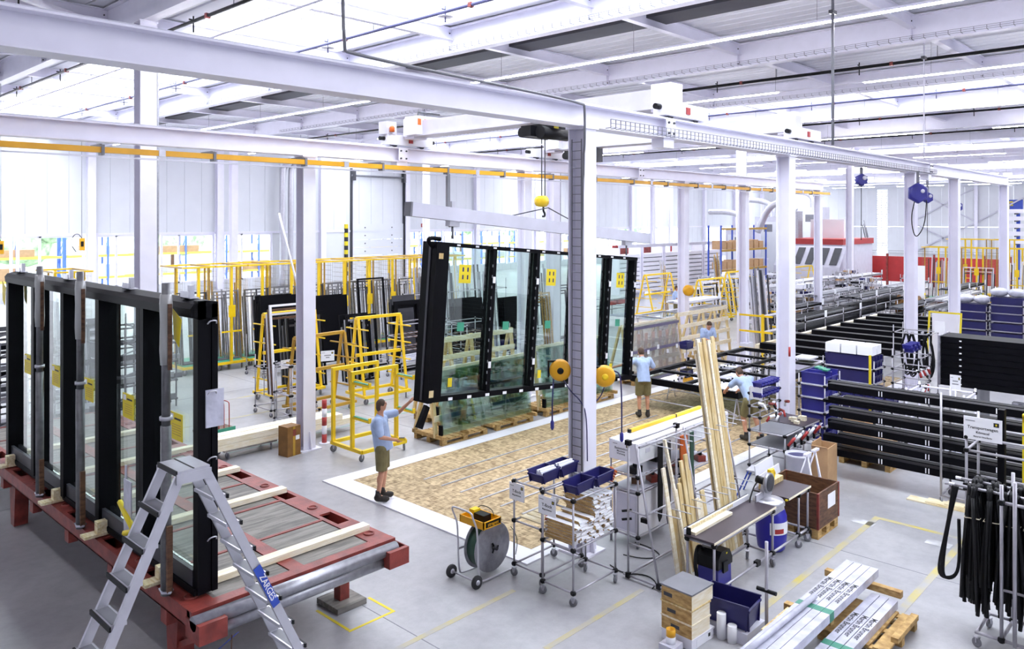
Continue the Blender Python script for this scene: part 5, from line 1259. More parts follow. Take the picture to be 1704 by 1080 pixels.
t = thing('pipe_rack', 'grey pipe rack of stored profiles at the far left edge', 'rack', (5.9, 21.5, 0)); pipe_frame(t, 0, 0, 1.4, .8, (.17, .8, 1.4, 2.0), 2.3); bundle(6.0, 21.7, .2, 10, 3.2, 'alu', 'upright silver profiles at the far left edge', cols=('alu', 'galv'))
frames(11.9, 19.9, .1, 0, 6, 1.2, 2.2, 'black_alu', 'in the dark row behind the bright yellow frame carts', alt='dark_grey', bars=1)
frames(13.7, 19.6, .1, 0, 5, 1.1, 2.0, 'black_alu', 'in the dark row right of the bright yellow frame carts', alt='galv', bars=2)
t = thing('cart_sign', 'white sign board hanging on the ochre frame cart', 'sign', (11.2, 17.0, 1.55)); sign(t, (0, 0, 0), .34, .26, R_(-20), ((None, .25, .05), (None, .14, -.15)))
# dark racks seen through the standing facade unit
for k, (x, y, l) in enumerate(((4.4, 18.4, 'dark lattice rack seen through the left panes of the standing unit'), (6.4, 18.6, 'dark lattice rack seen through the middle panes of the standing unit'), (4.3, 22.4, 'far dark lattice rack behind the left panes of the standing unit'), (7.6, 21.0, 'far dark lattice rack behind the right panes of the standing unit'))):
    t = thing('lattice_rack', l, 'rack', (x, y, 0), 0, 'dark lattice racks'); pipe_frame(t, 0, 0, 1.5, .8, (.2, .7, 1.2, 1.7, 2.2), 2.5, False, .022, 0, [0, .5, 1.0, 1.5], 'dark_grey')
    for q in range(4): MB().bar((0, -.03, .3 + q * .5), (1.5, -.03, .75 + q * .5), .03, .03).build('diagonal', 'mid_grey', t)
    for q in range(5): bx('stored_profile', ('dark_grey', 'galv', 'black_alu', 'tile_white', 'mid_grey')[q], t, -.2, .08 + .13 * q, .73 + .5 * (q % 3), 1.7, .17 + .13 * q, .85 + .5 * (q % 3))
frames(4.3, 20.2, .05, 0, 5, 1.4, 2.5, 'dark_grey', 'behind the left panes of the standing unit', alt='mid_grey', bars=2)
frames(6.3, 20.4, .05, 0, 4, 1.0, 2.4, 'black_alu', 'behind the middle panes of the standing unit', alt='tile_white', bars=1)
panel_stack(6.6, 23.2, 3, 1.4, 2.0, 'of the dark stack behind the standing unit', 'dark_grey')
# ---------------------------------------------------------------- glazing table with a unit lying on trestles
gx, gy, gz = 17.25, 8.9, .72
gl = thing('lying_facade_unit', 'black framed glass facade unit lying flat on white trestles', 'facade unit', (gx, gy, gz))
GL_, GW_ = 6.3, 3.1
for y in (0, GW_ - .14): bx('long_rail', 'black_alu', gl, 0, y, 0, GL_, y + .14, .16)
for k in range(6): x = k * (GL_ - .12) / 5; bx('mullion', 'black_alu', gl, x, .14, 0, x + .12, GW_ - .14, .16 if k in (0, 5) else .14)
for k in range(5):
    x = k * (GL_ - .12) / 5; bx('pane', 'glass_mirror', gl, x + .12, .14, .09, x + (GL_ - .12) / 5, GW_ - .14, .11)
    for q in range(6):
        for yy in (1.0, 2.0): MB().cyl((x + .2 + q * .19, yy, .11), (x + .2 + q * .19, yy, .135), .025, 8).build('spacer_pad', 'black_plastic', gl)
bx('centre_bar', 'black_alu', gl, .12, 1.5, .0, GL_ - .12, 1.58, .15)
for k in range(5):
    t = thing('trestle', '%s white tubular trestle under the lying facade unit' % ORD[k], 'trestle', (gx + .3 + k * 1.4, gy + .1, 0), 0, 'white trestles under the lying unit')
    for y in (0.1, 2.8):
        MB().tube([(-.22, y, .0), (0, y, .68), (.22, y, .0)], .018).build('leg_pair', 'white_steel', t); cy('foot_tie', 'white_steel', t, (-.15, y, .22), (.15, y, .22), .012)
    for z in (.7, .25): cy('cross_tube', 'white_steel', t, (0, .1, z), (0, 2.8, z), .018)
    MB().tube([(0, .1, .25), (0, 1.45, .68), (0, 2.8, .25)], .012).build('stay', 'white_steel', t)
tag(MB().box(22.6, 9.4, .885, 23.2, 9.9, .93).build('paper_stack', 'paper'), 'white sheets lying on the far end of the lying unit', 'paper')
bs = thing('bin_stand', 'thin stand beside the lying unit carrying a navy bin', 'stand', (20.6, 12.3, 0)); cy('pole', 'pipe_grey', bs, (0, 0, .02), (0, 0, 1.15), .015); bx('foot', 'dark_grey', bs, -.2, -.2, 0, .2, .2, .02); bx('tray', 'dark_grey', bs, -.2, -.13, 1.14, .2, .13, 1.15)
put_bin(20.42, 12.18, 1.152, .26, .38, .2, 'bin_navy', 'navy bin on the thin stand behind the lying unit')
# wrapped glass pack and empty wooden frame
for k, (a, b) in enumerate(((19.6, 20.9), (21.3, 22.5), (22.8, 24.1), (24.6, 25.9))): pallet(a, 13.5, b, 14.45, '%s wooden pallet of the row behind the lying unit' % ORD[k], axis='y')
glass_pack(19.6, 22.5, 13.5, 1.65, 'plastic wrapped glass pack leaning on a wooden frame', 'wrap_film', 2, 3)
glass_pack(22.8, 26.0, 13.5, 1.75, 'tall empty wooden glass frame with white battens', None, 0, 4)
# ---------------------------------------------------------------- tool bench beside the second column
tb = thing('tool_bench', 'pipe frame assembly bench with tool board and small violet bins', 'work bench', (14.35, 6.45, 0))
pipe_frame(tb, 0, 0, 1.65, .72, (.2, .6, .88), .9, True, .016, .14, [0, .85, 1.65])
pipe_frame(tb, 0, .5, .85, .72, (1.15, 1.35, 1.6), 1.72, False, .014, .88)
bx('bench_top', 'table_brown', tb, .86, .0, .885, 1.66, .74, .905); bx('shelf', 'mid_grey', tb, .02, .02, .615, 1.63, .7, .625); bx('shelf', 'mid_grey', tb, .02, .02, .89, .84, .7, .9)
bx('paper_board', 'paper', tb, -.02, .45, 1.5, .0, .7, 1.75)
for r in range(2):
    for k in range(6):
        put_bin(14.42 + k * .135, 6.9, 1.74 - r * .2, .12, .18, .1, 'bin_blue', '%s small violet bin in the %s row of the tool bench' % (ORD[k], ('upper', 'lower')[r]), R_(90), 'small violet bins on the tool bench')
for k in range(8):
    t = thing('hand_tool', '%s gripping tool hung on the tool bench board' % ORD[k], 'tool', (14.36 + (k % 4) * .2, 6.82 - .1 * (k % 2), 1.1 + .22 * (k // 4)), R_(40 * k), 'tools on the tool bench')
    MB().cyl((0, 0, 0), (.02, -.05, .1), .022, 8).build('handle', 'signal_red' if k % 3 == 0 else ('paper' if k % 3 == 1 else 'black_plastic'), t); MB().cyl((.02, -.05, .1), (.1, -.12, .12), .028, 8).build('head', 'red_paint' if k % 2 else 'paper', t)
for k in range(5):
    t = thing('sealant_gun', '%s red and white sealant gun on the bench front' % ORD[k], 'sealant gun', (14.34 + .3 * k, 6.38, .72 + .02 * (k % 2)), 0, 'sealant guns on the bench front')
    MB().cyl((0, 0, 0), (.06, -.1, .16), .028, 10).build('cartridge', 'paper' if k % 2 else 'signal_red', t); MB().cyl((.06, -.1, .16), (.08, -.13, .22), .012, 8).build('nozzle', 'paper', t); bx('grip', 'black_plastic', t, -.02, -.02, -.1, .02, .02, .02)
for k in range(5): tag(MB().box(15.3 + k * .11, 6.6 + .1 * (k % 3), .906, 15.38 + k * .11, 6.7 + .1 * (k % 3), .96 + .04 * (k % 2)).build('wood_block', 'pine_pale'), '%s small wooden block on the bench top' % ORD[k], 'wood block', 'wooden blocks on the bench top')
tag(MB().cyl((16.2, 7.18, 2.08), (16.2, 7.18, 2.28), .025, 8).build('signal_light', 'signal_red'), 'small red signal light on the second column', 'signal light')
# bucket, step stool, carton, boards in front of the bench
t = thing('bucket', 'white plastic drum below the tool bench', 'bucket', (14.25, 6.15, 0)); MB().lathe([(.17, 0), (.2, .05), (.22, .6), (.235, .61), (.235, .65), (.2, .65), (.2, .1)], (0, 0, 0), 'z', 24).build('drum', 'grey_steel', t); MB().lathe([(.001, .6), (.2, .61)], (0, 0, 0), 'z', 20).build('content', 'bin_navy', t)
t = thing('step_stool', 'small aluminium step stool before the white boards', 'step stool', (13.35, 6.55, 0), R_(10))
bx('tread', 'alu', t, -.18, -.12, .46, .18, .12, .49); bx('tread', 'alu', t, -.2, -.26, .22, .2, -.12, .24)
for x in (-.17, .17): MB().bar((x, -.08, .47), (x * 1.2, -.34, 0), .02, .05, (1, 0, 0)).build('leg', 'alu', t); MB().bar((x, .08, .47), (x * 1.2, .28, 0), .02, .05, (1, 0, 0)).build('leg', 'rack_blue', t)
for k in range(2):
    t = thing('trestle', '%s small white tripod by the open carton' % ORD[k], 'tripod', (13.95 + .35 * k, 5.85, 0), 0, 'small white tripods')
    for a in range(3): MB().tube([(0, 0, .75), (.25 * math.cos(a * 2.1), .25 * math.sin(a * 2.1), 0)], .014).build('leg', 'white_steel', t)
    bx('head', 'white_steel', t, -.12, -.03, .74, .12, .03, .78)
for k in range(2):
    o = MB().box(0, -.01, 0, 1.0 - .2 * k, .01, .62 + .1 * k).build('white_board', 'tile_white', None, (12.55 + .25 * k, 6.05 + .15 * k, 0)); o.rotation_euler = (R_(-8), 0, R_(4)); tag(o, ('front', 'rear')[k] + ' white board leaning behind the mitre saw', 'board', 'white boards behind the saw')
t = thing('cardboard_box', 'tall open cardboard box right of the white boards', 'box', (14.55, 5.72, 0), R_(3))
for a in ((0, 0, .02, .3), (.5, 0, .52, .3)): bx('side', 'cardboard', t, a[0], a[1], 0, a[2], a[3], .75)
bx('side', 'cardboard', t, .02, 0, 0, .5, .015, .75); bx('side', 'cardboard', t, .02, .285, 0, .5, .3, .82); MB().bar((-.03, .15, .78), (.01, .15, .74), .29, .01).build('flap', 'cardboard', t)
# ---------------------------------------------------------------- violet bin racks
def bin_rack(x0, y0, x1, y1, levels, label, wher, m='bin_blue', per=2, h=.24, skip=()):
    t = thing('bin_rack', label, 'rack', (x0, y0, 0)); w, d = x1 - x0, y1 - y0
    pipe_frame(t, 0, 0, w, d, [.17] + [z - .02 for z in levels], levels[-1] + .2)
    for li, z in enumerate(levels):
        bx('shelf', 'grey_steel', t, .02, .02, z - .015, w - .02, d - .02, z - .005)
        if li in skip: continue
        for k in range(per):
            bw = round((w - .06) / per, 3)
            put_bin(x0 + .03 + (k + 1) * bw - .01, y0 + .02, z, round(bw - .02, 3), round(d - .05, 3), h, m, 'violet bin, %s of the %s shelf of the rack %s' % (ORD[k], ORD[li], wher), R_(90), 'violet bins of the rack ' + wher)
    return t
bin_rack(16.68, 6.62, 17.5, 7.18, (.28, .58, .88, 1.18, 1.46), 'tall pipe rack of violet bins right behind the second column', 'behind the second column')
bin_rack(19.3, 6.5, 20.0, 7.7, (.3, .7, 1.1, 1.45), 'pipe rack with white boxes above violet bins', 'under the white boxes', 'bin_navy', 3, .28)
for k in range(6): tag(MB().box(19.34 + (k % 2) * .33, 6.55 + (k // 2) * .38, 1.76, 19.62 + (k % 2) * .33, 6.9 + (k // 2) * .38, 1.98).build('white_box', 'paper'), '%s white box on top of the violet bin rack' % ORD[k], 'box', 'white boxes on the bin rack')
for k in range(3): tag(MB().box(17.0 + .1 * k, 6.7 + .13 * k, 1.71, 17.2 + .1 * k, 6.8 + .13 * k, 1.74).build('green_glove', 'green'), '%s green glove lying in the top violet bins' % ORD[k], 'glove', 'green gloves')
t = thing('spirit_level', 'yellow spirit level standing upright at the bin rack', 'spirit level', (18.6, 6.35, 0)); bx('level_body', 'sign_yellow', t, -.03, -.02, .0, .03, .02, 1.9); bx('vial_window', 'ink', t, -.031, -.021, 1.0, .031, .021, 1.06)
# pallet of cartons
pallet(16.35, 5.2, 17.2, 6.2, 'wooden pallet of cartons behind the black profiles', axis='y')
for k, (x, y, z, l) in enumerate(((16.4, 5.75, .139, 'lower brown carton on the pallet behind the black profiles'), (16.45, 5.25, .139, 'second brown carton on the pallet behind the black profiles'), (16.42, 5.72, .58, 'upper brown carton on the pallet behind the black profiles'))):
    t = thing('carton', l, 'carton', (x, y, z)); MB().box(0, 0, 0, .5, .42, .43).build('carton_body', 'cardboard', t); bx('tape', 'paper', t, .22, -.0, .43, .28, .42, .433)
# ---------------------------------------------------------------- rack of long black profiles
br_ = thing('profile_rack', 'long pipe rack carrying layers of black profiles', 'rack', (15.3, -1.6, 0))
for y in (1.2, 3.4, 5.6):
    for x in (-.06, .52): cy('post', 'pipe_grey', br_, (x, y, .12), (x, y, 1.95), .02); caster(br_, x, y, .055)
    for z in (.17, .45, .7, .95, 1.2, 1.45, 1.7): cy('cross_rail', 'pipe_grey', br_, (-.06, y, z - .03), (.52, y, z - .03), .018)
for x in (-.06, .52): cy('long_rail', 'pipe_grey', br_, (x, 1.2, .14), (x, 5.6, .14), .018)
for li, z in enumerate((.45, .7, .95, 1.2, 1.45, 1.7)):
    for k in range(2):
        y1 = 5.9 + .1 * ((li * 2 + k) % 3) + (.08 if li == 3 else 0); h = .13 if li != 4 else .06
        for j in range(1 if li != 4 else 2):
            o = MB().box(15.28 + k * .24, -1.5, z - .009 + j * .062, 15.46 + k * .24, y1 - .1 * j, z + h - .009 + j * .062 - .002).build('black_profile', 'black_alu'); tag(o, 'black profile, %s%s of the %s layer in the long rack' % (ORD[k], ' upper' if j else '', ORD[li]), 'profile', 'black profiles in the long rack')
            for y in (5.0, 4.2, 3.1):
                if k == 0 and j == 0 and h > .1: bx('white_clip', 'paper', o, 15.272, y, z + .01, 15.2795, y + .015, z + .1); bx('white_clip', 'paper', o, 15.272, y + .05, z + .01, 15.2795, y + .065, z + .1)
for k in range(4): tag(MB().box(15.0 + .02 * k, 3.0, .001 + k * .022, 15.25 + .02 * k, 4.5 - .3 * k, .021 + k * .022).build('floor_board', 'pine_y'), '%s thin board lying on the floor under the black profile rack' % ORD[k], 'board', 'boards on the floor')
# transport cart with sign, black uprights, yellow frame
tw = thing('transport_cart', 'pipe transport cart with a white sign and black upright profiles', 'cart', (13.2, .2, 0))
pipe_frame(tw, 0, 0, .7, 2.92, (.17, 1.0, 1.55, 1.75), 2.0, True, .02)
cy('push_handle', 'pipe_grey', tw, (0, 2.92, 1.02), (-.05, 3.2, 1.0), .018); bx('joint', 'black_plastic', tw, -.03, 2.88, .95, .03, 2.96, 1.06)
sign(tw, (-.03, 2.7, 1.9), .5, .34, R_(-90), (('Transportwagen', .06, .04), ('Kömacel', .05, -.16), ('Material Oberfläche', .03, -.34)))
for k, (x, y, w, h) in enumerate(((13.35, 2.75, .09, 2.0), (13.4, 2.35, .26, 2.15), (13.45, 1.95, .16, 2.1), (13.5, 1.5, .2, 2.2), (13.5, 1.1, .2, 2.05))):
    tag(MB().box(x, y - w, .19, x + .12, y, .19 + h).build('black_profile', 'black_alu'), '%s black profile standing upright in the transport cart' % ORD[k], 'profile', 'black profiles standing in the cart')
yf = thing('yellow_frame', 'yellow perforated steel frame standing behind the transport cart', 'frame', (14.25, 1.0, 0)); bx('upright', 'sign_yellow', yf, 0, 1.45, 0, .08, 1.6, 1.95); bx('upright', 'sign_yellow', yf, 0, -.6, 0, .08, -.45, 1.95); bx('top_bar', 'sign_yellow', yf, 0, -.6, 1.85, .08, 1.6, 1.98)
for k in range(14): bx('slot', 'ink', yf, -.003, 1.5, .3 + k * .11, 0, 1.54, .35 + k * .11)
# rack with black rubber seals
hr = thing('seal_rack', 'pipe rack hung with bundles of black rubber seals', 'rack', (10.4, .9, 0))
pipe_frame(hr, 0, 0, .6, 1.2, (.17, 1.75), 1.95, False, .02)
for x in (0, .6):
    cy('base_rail', 'pipe_grey', hr, (x, 1.2, .17), (x, 1.47, .17), .02); caster(hr, x, 1.45, .055); caster(hr, x, .05, .055)
cy('base_rail', 'pipe_grey', hr, (0, 1.45, .17), (.6, 1.45, .17), .02)
for x in (.15, .45): cy('hanging_bar', 'pipe_grey', hr, (x, -.2, 1.8), (x, 1.75, 1.8), .018); MB().cyl((x, 1.72, 1.8), (x, 1.78, 1.8), .02).build('bar_cap', 'paper', hr)
for z in (.75,): cy('tie_bar', 'pipe_grey', hr, (0, 0, z), (0, 1.2, z), .016)
cy('front_post', 'pipe_grey', hr, (-.05, 1.06, .16), (-.05, 1.06, 2.02), .022)
random.seed(3)
for k in range(14):
    y = 2.42 - (k // 2) * .2; x = 10.55 + (k % 2) * .3
    t = thing('seal_bundle', '%s bundle of black rubber seals hanging on the seal rack' % ORD[k], 'rubber seal', (x, y, 1.82), 0, 'seal bundles on the rack')
    for j in range(9):
        a = random.uniform(-.16, .16); b = random.uniform(-.09, .09); L_ = random.uniform(1.15, 1.55)
        MB().tube([(b - .03, a * .3, -.1), (b, a * .4, .03), (b + .06, a * .5, -.05), (b + .08, a, -.6), (b + .05, a * 1.1, -L_ * .8), (b + .02, a * .9, -L_)], .024, 5).build('strand', 'black_plastic', t)
        MB().tube([(b - .03, a * .3, -.1), (b - .06, a * .8, -.7), (b - .04, a * 1.1, -L_ * .95)], .024, 5).build('strand', 'black_plastic', t)
    MB().tube([(-.08, -.08, -.35), (.08, -.08, -.36), (.1, .08, -.34), (-.08, .08, -.36)], .006, 4, True).build('tie_string', 'pine_pale', t)
    if k % 4 == 1: bx('paper_tag', 'paper', t, -.1, -.05, -1.1 + .05 * k, -.09, .06, -1.02 + .05 * k)
t = thing('seal_bundle', 'large loop of black seal hanging off the end of the seal rack', 'rubber seal', (10.5, 2.6, 1.8)); 
for j in range(3): MB().tube([(0, -.02 + .02 * j, 0), (-.02, .08, -.5), (-.02, .14 + .02 * j, -1.0), (0, .12 + .02 * j, -1.15), (.02, .0, -1.1), (.03, -.04, -.9), (.03, -.03, -.4)], .02, 6).build('strand', 'black_plastic', t)
# black panel stack and wrapped profiles farther right
sp_ = thing('panel_stand', 'low grey stand under the stack of long black panels', 'stand', (21.5, -2.0, 0)); 
for y in (.5, 3.5, 6.8): bx('trestle', 'mid_grey', sp_, 0, y, 0, 1.0, y + .1, .88)
for k in range(8):
    o = tag(MB().box(21.55, -2, .882 + k * .152, 22.4, 5.66, 1.026 + k * .152).build('cladding_plank', 'black_alu'), '%s long black panel of the tall stack, counted upwards' % ORD[k], 'panel', 'long black panels of the tall stack')
    for y in (5.2, 3.6): bx('white_clip', 'paper', o, 21.542, y, .93 + k * .152, 21.549, y + .05, .96 + k * .152)
bx('end_film', 'silver_wrap', sp_, -.02, 7.665, .88, .9, 7.7, 2.11)
wr = thing('wrap_table', 'low stand of film wrapped silver profiles before the black panels', 'stand', (19.3, -1.5, 0))
for y in (.5, 2.5, 4.8): bx('trestle', 'pipe_grey', wr, 0, y, 0, 1.2, y + .06, .78)
for k in range(5): tag(MB().box(19.32 + k * .24, -1.5, .782, 19.52 + k * .24, 3.9 - .15 * (k % 2), .93).build('wrapped_profile', 'silver_wrap'), '%s silver wrapped profile on the low stand' % ORD[k], 'profile', 'silver wrapped profiles')
wp_ = thing('pipe_rack', 'white pipe frame with a small sign before the black panels', 'rack', (18.0, 4.3, 0)); pipe_frame(wp_, 0, 0, .9, 1.1, (.2, .7, 1.15, 1.3), 1.4, False, .022, 0, None, 'white_steel'); sign(wp_, (-.03, .15, 1.65), .2, .3, R_(-90), ((None, .25, .08), (None, .3, -.12))); cy('sign_post', 'white_steel', wp_, (-.02, .15, .2), (-.02, .15, 1.6), .015)
for k in range(5): put_bin(18.2, 5.7 + k * .22, .95, .2, .3, .13, 'bin_navy', '%s open navy bin in the row left of the white pipe frame' % ORD[k], 0, 'navy bins left of the pipe frame')
tag(MB().box(18.1, 5.65, .9, 18.6, 6.85, .945).build('bin_shelf', 'grey_steel'), 'grey shelf plate under the row of open navy bins', 'shelf')
bt2 = thing('pipe_rack', 'pipe rack under the shelf of open navy bins', 'rack', (18.12, 5.7, 0)); pipe_frame(bt2, 0, 0, .46, 1.1, (.17, .5, .88), .9)
# second tool rack with black cables
t2 = thing('tool_rack', 'pipe rack of orange and white tools beside hanging black cables', 'rack', (20.6, 5.9, 0)); pipe_frame(t2, 0, 0, .9, .6, (.2, .6, .95, 1.3, 1.6), 1.8)
for k in range(6): put_bin(20.65 + k * .14, 6.05, 1.83 - .1 * (k % 2), .13, .2, .11, 'bin_blue', '%s small violet bin on the second tool rack' % ORD[k], R_(90), 'small violet bins on the second tool rack')
for k in range(10):
    t = thing('hand_tool', '%s orange or white tool on the second tool rack' % ORD[k], 'tool', (20.68 + (k % 5) * .17, 5.86, .75 + .4 * (k // 5)), R_(25 * k), 'tools on the second tool rack'); MB().cyl((0, 0, 0), (.03, -.06, .14), .03, 8).build('handle', 'signal_red' if k % 2 else 'paper', t); MB().cyl((.03, -.06, .14), (.1, -.08, .16), .025, 8).build('head', 'paper' if k % 2 else 'black_plastic', t)
t3 = thing('cable_rack', 'pipe rack hung with loops of black cable', 'rack', (22.9, 6.3, 0)); pipe_frame(t3, 0, 0, .8, .9, (.2, 1.9), 2.1)
for k in range(8):
    x = 22.95 + .1 * (k % 4); y = 6.35 + .2 * (k // 2)
    t = thing('cable_coil', '%s loop of black cable hanging on the cable rack' % ORD[k], 'cable', (x, y, 1.9), 0, 'cable loops on the rack')
    for j in range(4): MB().tube([(0, 0, 0), (.05 * j, -.15, -.5 - .1 * j), (.02, 0, -1.1 - .08 * j), (-.03, .16, -.5), (0, .02, 0)], .016, 5).build('loop', 'black_plastic', t)
    MB().box(-.02, -.02, -.02, .02, .02, .04).build('hook', 'alu', t)
tag(MB().box(23.2, 6.0, 1.95, 23.24, 6.25, 2.25).build('paper_sign', 'paper'), 'small white sheet fixed above the cable rack', 'sign')
# ---------------------------------------------------------------- black beams on tables behind the lying unit
bt = thing('beam_table', 'long low pipe table carrying the row of black beams', 'table', (24.2, 8.1, 0)); pipe_frame(bt, 0, .1, 11.6, 3.5, (.2, .74), .76, False, .02, 0, [0, 2.9, 5.8, 8.7, 11.6])
for k in range(9): tag(MB().box(24.25 + k * 1.38, 8.0 + .1 * (k % 3), .762, 24.55 + k * 1.38, 11.75, .96).build('black_beam', 'black_alu'), '%s black beam lying across the long low table' % ORD[k], 'beam', 'black beams on the long table')
tag(MB().box(24.2, 11.76, .762, 36.0, 11.9, .9).build('edge_timber', 'pine_pale'), 'pale long timber along the edge of the black beams', 'timber')
PC = [0]
def profile_cart(x, y, L_, d, levels, label, m=('black_alu',), rz=0., n=5, H=None):
    t = thing('profile_cart', label, 'cart', (x, y, 0), rz, 'profile carts in the hall'); ns = max(2, int(L_ / 1.6) + 1)
    pipe_frame(t, 0, 0, L_, d, [.17] + list(levels), H or levels[-1] + .25, False, .018, 0, [L_ * i / (ns - 1) for i in range(ns)])
    for q in range(1, ns, 2): bx('paper_sheet', 'paper', t, L_ * q / (ns - 1) - .12, -.03, levels[-1] + .02, L_ * q / (ns - 1) + .12, -.02, levels[-1] + .3)
    for z in levels:
        for i in range(n):
            yy = (d - .08) * i / n + .03; bx('profile', random.choice(m), t, -.35 + .1 * (i % 3), yy, z + .02, L_ + .3, yy + d / n * .62, z + .1)
    return t
random.seed(21)
D = ('black_alu', 'dark_grey'); G_ = ('alu', 'galv', 'mid_grey'); Wt = ('tile_white', 'alu', 'galv')
lst = [(30.8, 13.0, 6.0, 1.0, (.5, .9), 'first long cart of black profiles behind the black beams', D), (37.5, 13.2, 6.0, 1.0, (.5, .9, 1.3), 'second long cart of black profiles behind the black beams', D), (31.5, 14.6, 5.0, .8, (.6, 1.0), 'cart of dark profiles in the second row behind the beams', D),
       (37.2, 15.0, 5.5, .8, (.5, .9, 1.3), 'cart of grey profiles by the distant white column', G_), (44.5, 13.8, 5.5, .9, (.5, .9, 1.3), 'cart of mixed profiles before the distant machine', G_), (40.0, 10.2, 6.0, 1.0, (.4, .8, 1.2), 'stepped cart of grey profiles left of the bin wall', G_), (39.0, 11.8, 5.0, .8, (.4, .8), 'low cart of black profiles before the stepped cart', D),
       (45.4, 11.0, 5.0, 1.0, (.5, .9, 1.3), 'cart of dark profiles in front of the yellow cages', D), (36.0, 17.0, 4.0, .8, (.5, .9, 1.3, 1.6), 'tall cart of grey profiles behind the grey profile cart', G_), (41.0, 17.4, 5.0, .9, (.5, .9, 1.3, 1.6), 'tall cart of silver profiles in the distant middle', Wt), (45.6, 16.6, 5.0, .9, (.5, .9, 1.3, 1.6), 'tall cart of silver profiles before the white machine', Wt),
       (30.0, 18.0, 3.0, .9, (.5, .9, 1.3), 'cart of silver profiles beside the yellow cage carts', Wt), (42.0, 20.2, 4.5, .9, (.5, .9, 1.3), 'cart of grey profiles before the red guards', G_), (36.0, 21.0, 4.0, .9, (.5, .9, 1.3), 'cart of white profiles before the white shelving', Wt)]
for x, y, L_, d, lv, l, m in lst: profile_cart(x, y, L_, d, lv, l, m)
# tall grey profile cart with yellow arms
t = thing('upright_cart', 'yellow armed cart of tall grey and white profiles', 'cart', (25.4, 12.2, 0))
for x in (0, 1.6):
    for y in (0, .9): bx('post', 'yellow' if y == 0 else 'tile_white', t, x - .04, y - .04, .2, x + .04, y + .04, 1.75)
for z in (.5, 1.1, 1.65):
    bx('side_bar', 'tile_white', t, 0, -.03, z, 1.6, .03, z + .06)
    for x in (0, 1.6): bx('arm', 'yellow', t, x - .03, -.35, z, x + .03, .9, z + .06)
bx('base', 'yellow', t, -.04, -.04, .14, 1.64, .94, .2)
for x in (.05, 1.55):
    for y in (.05, .85): caster(t, x, y, .06)
bundle(25.45, 12.45, .21, 15, 3.1, 'galv', 'tall grey and white profiles in the yellow armed cart', sp=.1, cols=('galv', 'tile_white', 'mid_grey', 'dark_grey', 'grey_steel'))
# yellow carts around the far columns
a_cart((33.2, 18.6, 0), 0, 'yellow frame cart left of the far slim column', w=2.4, h=2.1, d=1.2); a_cart((36.4, 18.8, 0), R_(2), 'yellow frame cart right of the far slim column', w=2.2, h=2.3, d=1.2); a_cart((33.0, 21.5, 0), 0, 'yellow frame cart before the white shelving', w=2.4, h=2.2, d=1.2); a_cart((44.0, 18.9, 0), 0, 'yellow frame cart near the red guards', w=3.0, h=2.2, d=1.1)
frames(33.4, 18.9, .3, 0, 5, 1.6, 1.7, 'tile_white', 'in the cart left of the far slim column', alt='black_alu'); frames(36.6, 19.1, .3, 0, 5, 1.5, 1.8, 'tile_white', 'in the cart right of the far slim column', alt='dark_grey', bars=2)
bundle(39.5, 21.5, .05, 9, 3.2, 'pallet_wood', 'brown upright profiles beside the far roof column', cols=('pallet_wood', 'cardboard_brown', 'galv')); bundle(35.4, 22.4, .05, 7, 2.8, 'pallet_wood', 'brown and grey uprights before the white shelving', cols=('pallet_wood', 'alu'))
# assembly table with glass and navy drawers
t = thing('assembly_table', 'tilting assembly table with a framed pane and navy drawers', 'table', (27.0, 17.2, 0)); pipe_frame(t, 0, 0, 2.2, 1.2, (.2, .6), .95, True, .02)
link('frame', frame_mesh(2.2, 1.5, .12, 'galv'), t, (0, 1.4, 1.0), (R_(90), 0, 0)); bx('pane', 'glass_green', t, .12, .05, 1.0, 2.08, 1.3, 1.02)
for k in range(5): bx('drawer', 'bin_navy', t, .1 + k * .42, -.04, .66, .48 + k * .42, .4, .85)
bx('table_top', 'grey_steel', t, 0, 0, .9, 2.2, 1.2, .94)
t = thing('assembly_table', 'second assembly table with black trestle legs farther back', 'table', (31.5, 23.4, 0)); pipe_frame(t, 0, 0, 2.2, 1.2, (.5,), .95, False, .025, 0); bx('table_top', 'galv', t, 0, 0, .95, 2.2, 1.2, 1.0)
for k in range(2): bx('drawer', 'signal_red', t, .2 + .9 * k, -.02, .7, .9 + .9 * k, .3, .9)
t = thing('hose_reel', 'small yellow hose reel on the slim far column', 'hose reel', (24.78, 14.72, 2.45), R_(-40)); MB().lathe([(.1, -.08), (.2, -.05), (.2, .05), (.1, .08)], (0, 0, 0), 'y', 16).build('reel_case', 'crane_yellow', t); bx('bracket', 'black_plastic', t, -.03, .06, -.05, .03, .12, .05)
# white shelving and red frames at the back
for k in range(5):
    x = 40.0 + k * 2.6; t = thing('shelving_unit', '%s white shelving unit of boards before the back windows' % ORD[k], 'shelving', (x, 28.6, 0), 0, 'white shelving units at the back')
    for q in (0, 2.3): bx('upright', 'white_steel', t, q - .04, 0, 0, q + .04, .9, 3.2)
    for j in range(9): bx('board', 'tile_white', t, .05, .05, .3 + j * .28, 2.25, .85, .52 + j * .28)
    bx('top_beam', 'grey_steel', t, -.1, -.05, 3.2, 2.5, .05, 3.4)
for k in range(4):
    t = thing('steel_portal', '%s red steel frame beside the white shelving' % ORD[k], 'frame', (38.0 + k * 3.5, 30.2, 0), 0, 'red steel frames at the back')
    for q in (0, 1.6): bx('post', 'signal_red', t, q - .05, -.05, 0, q + .05, .05, 3.3)
    for z in (1.4, 3.2): bx('beam', 'signal_red', t, 0, -.05, z, 1.6, .05, z + .1)
    bx('infill', 'red_paint', t, .05, -.01, 2.4, 1.55, .01, 3.2)
t = thing('storage_rack', 'ochre beamed pallet rack of cartons behind the slim columns', 'rack', (46.0, 24.9, 0))
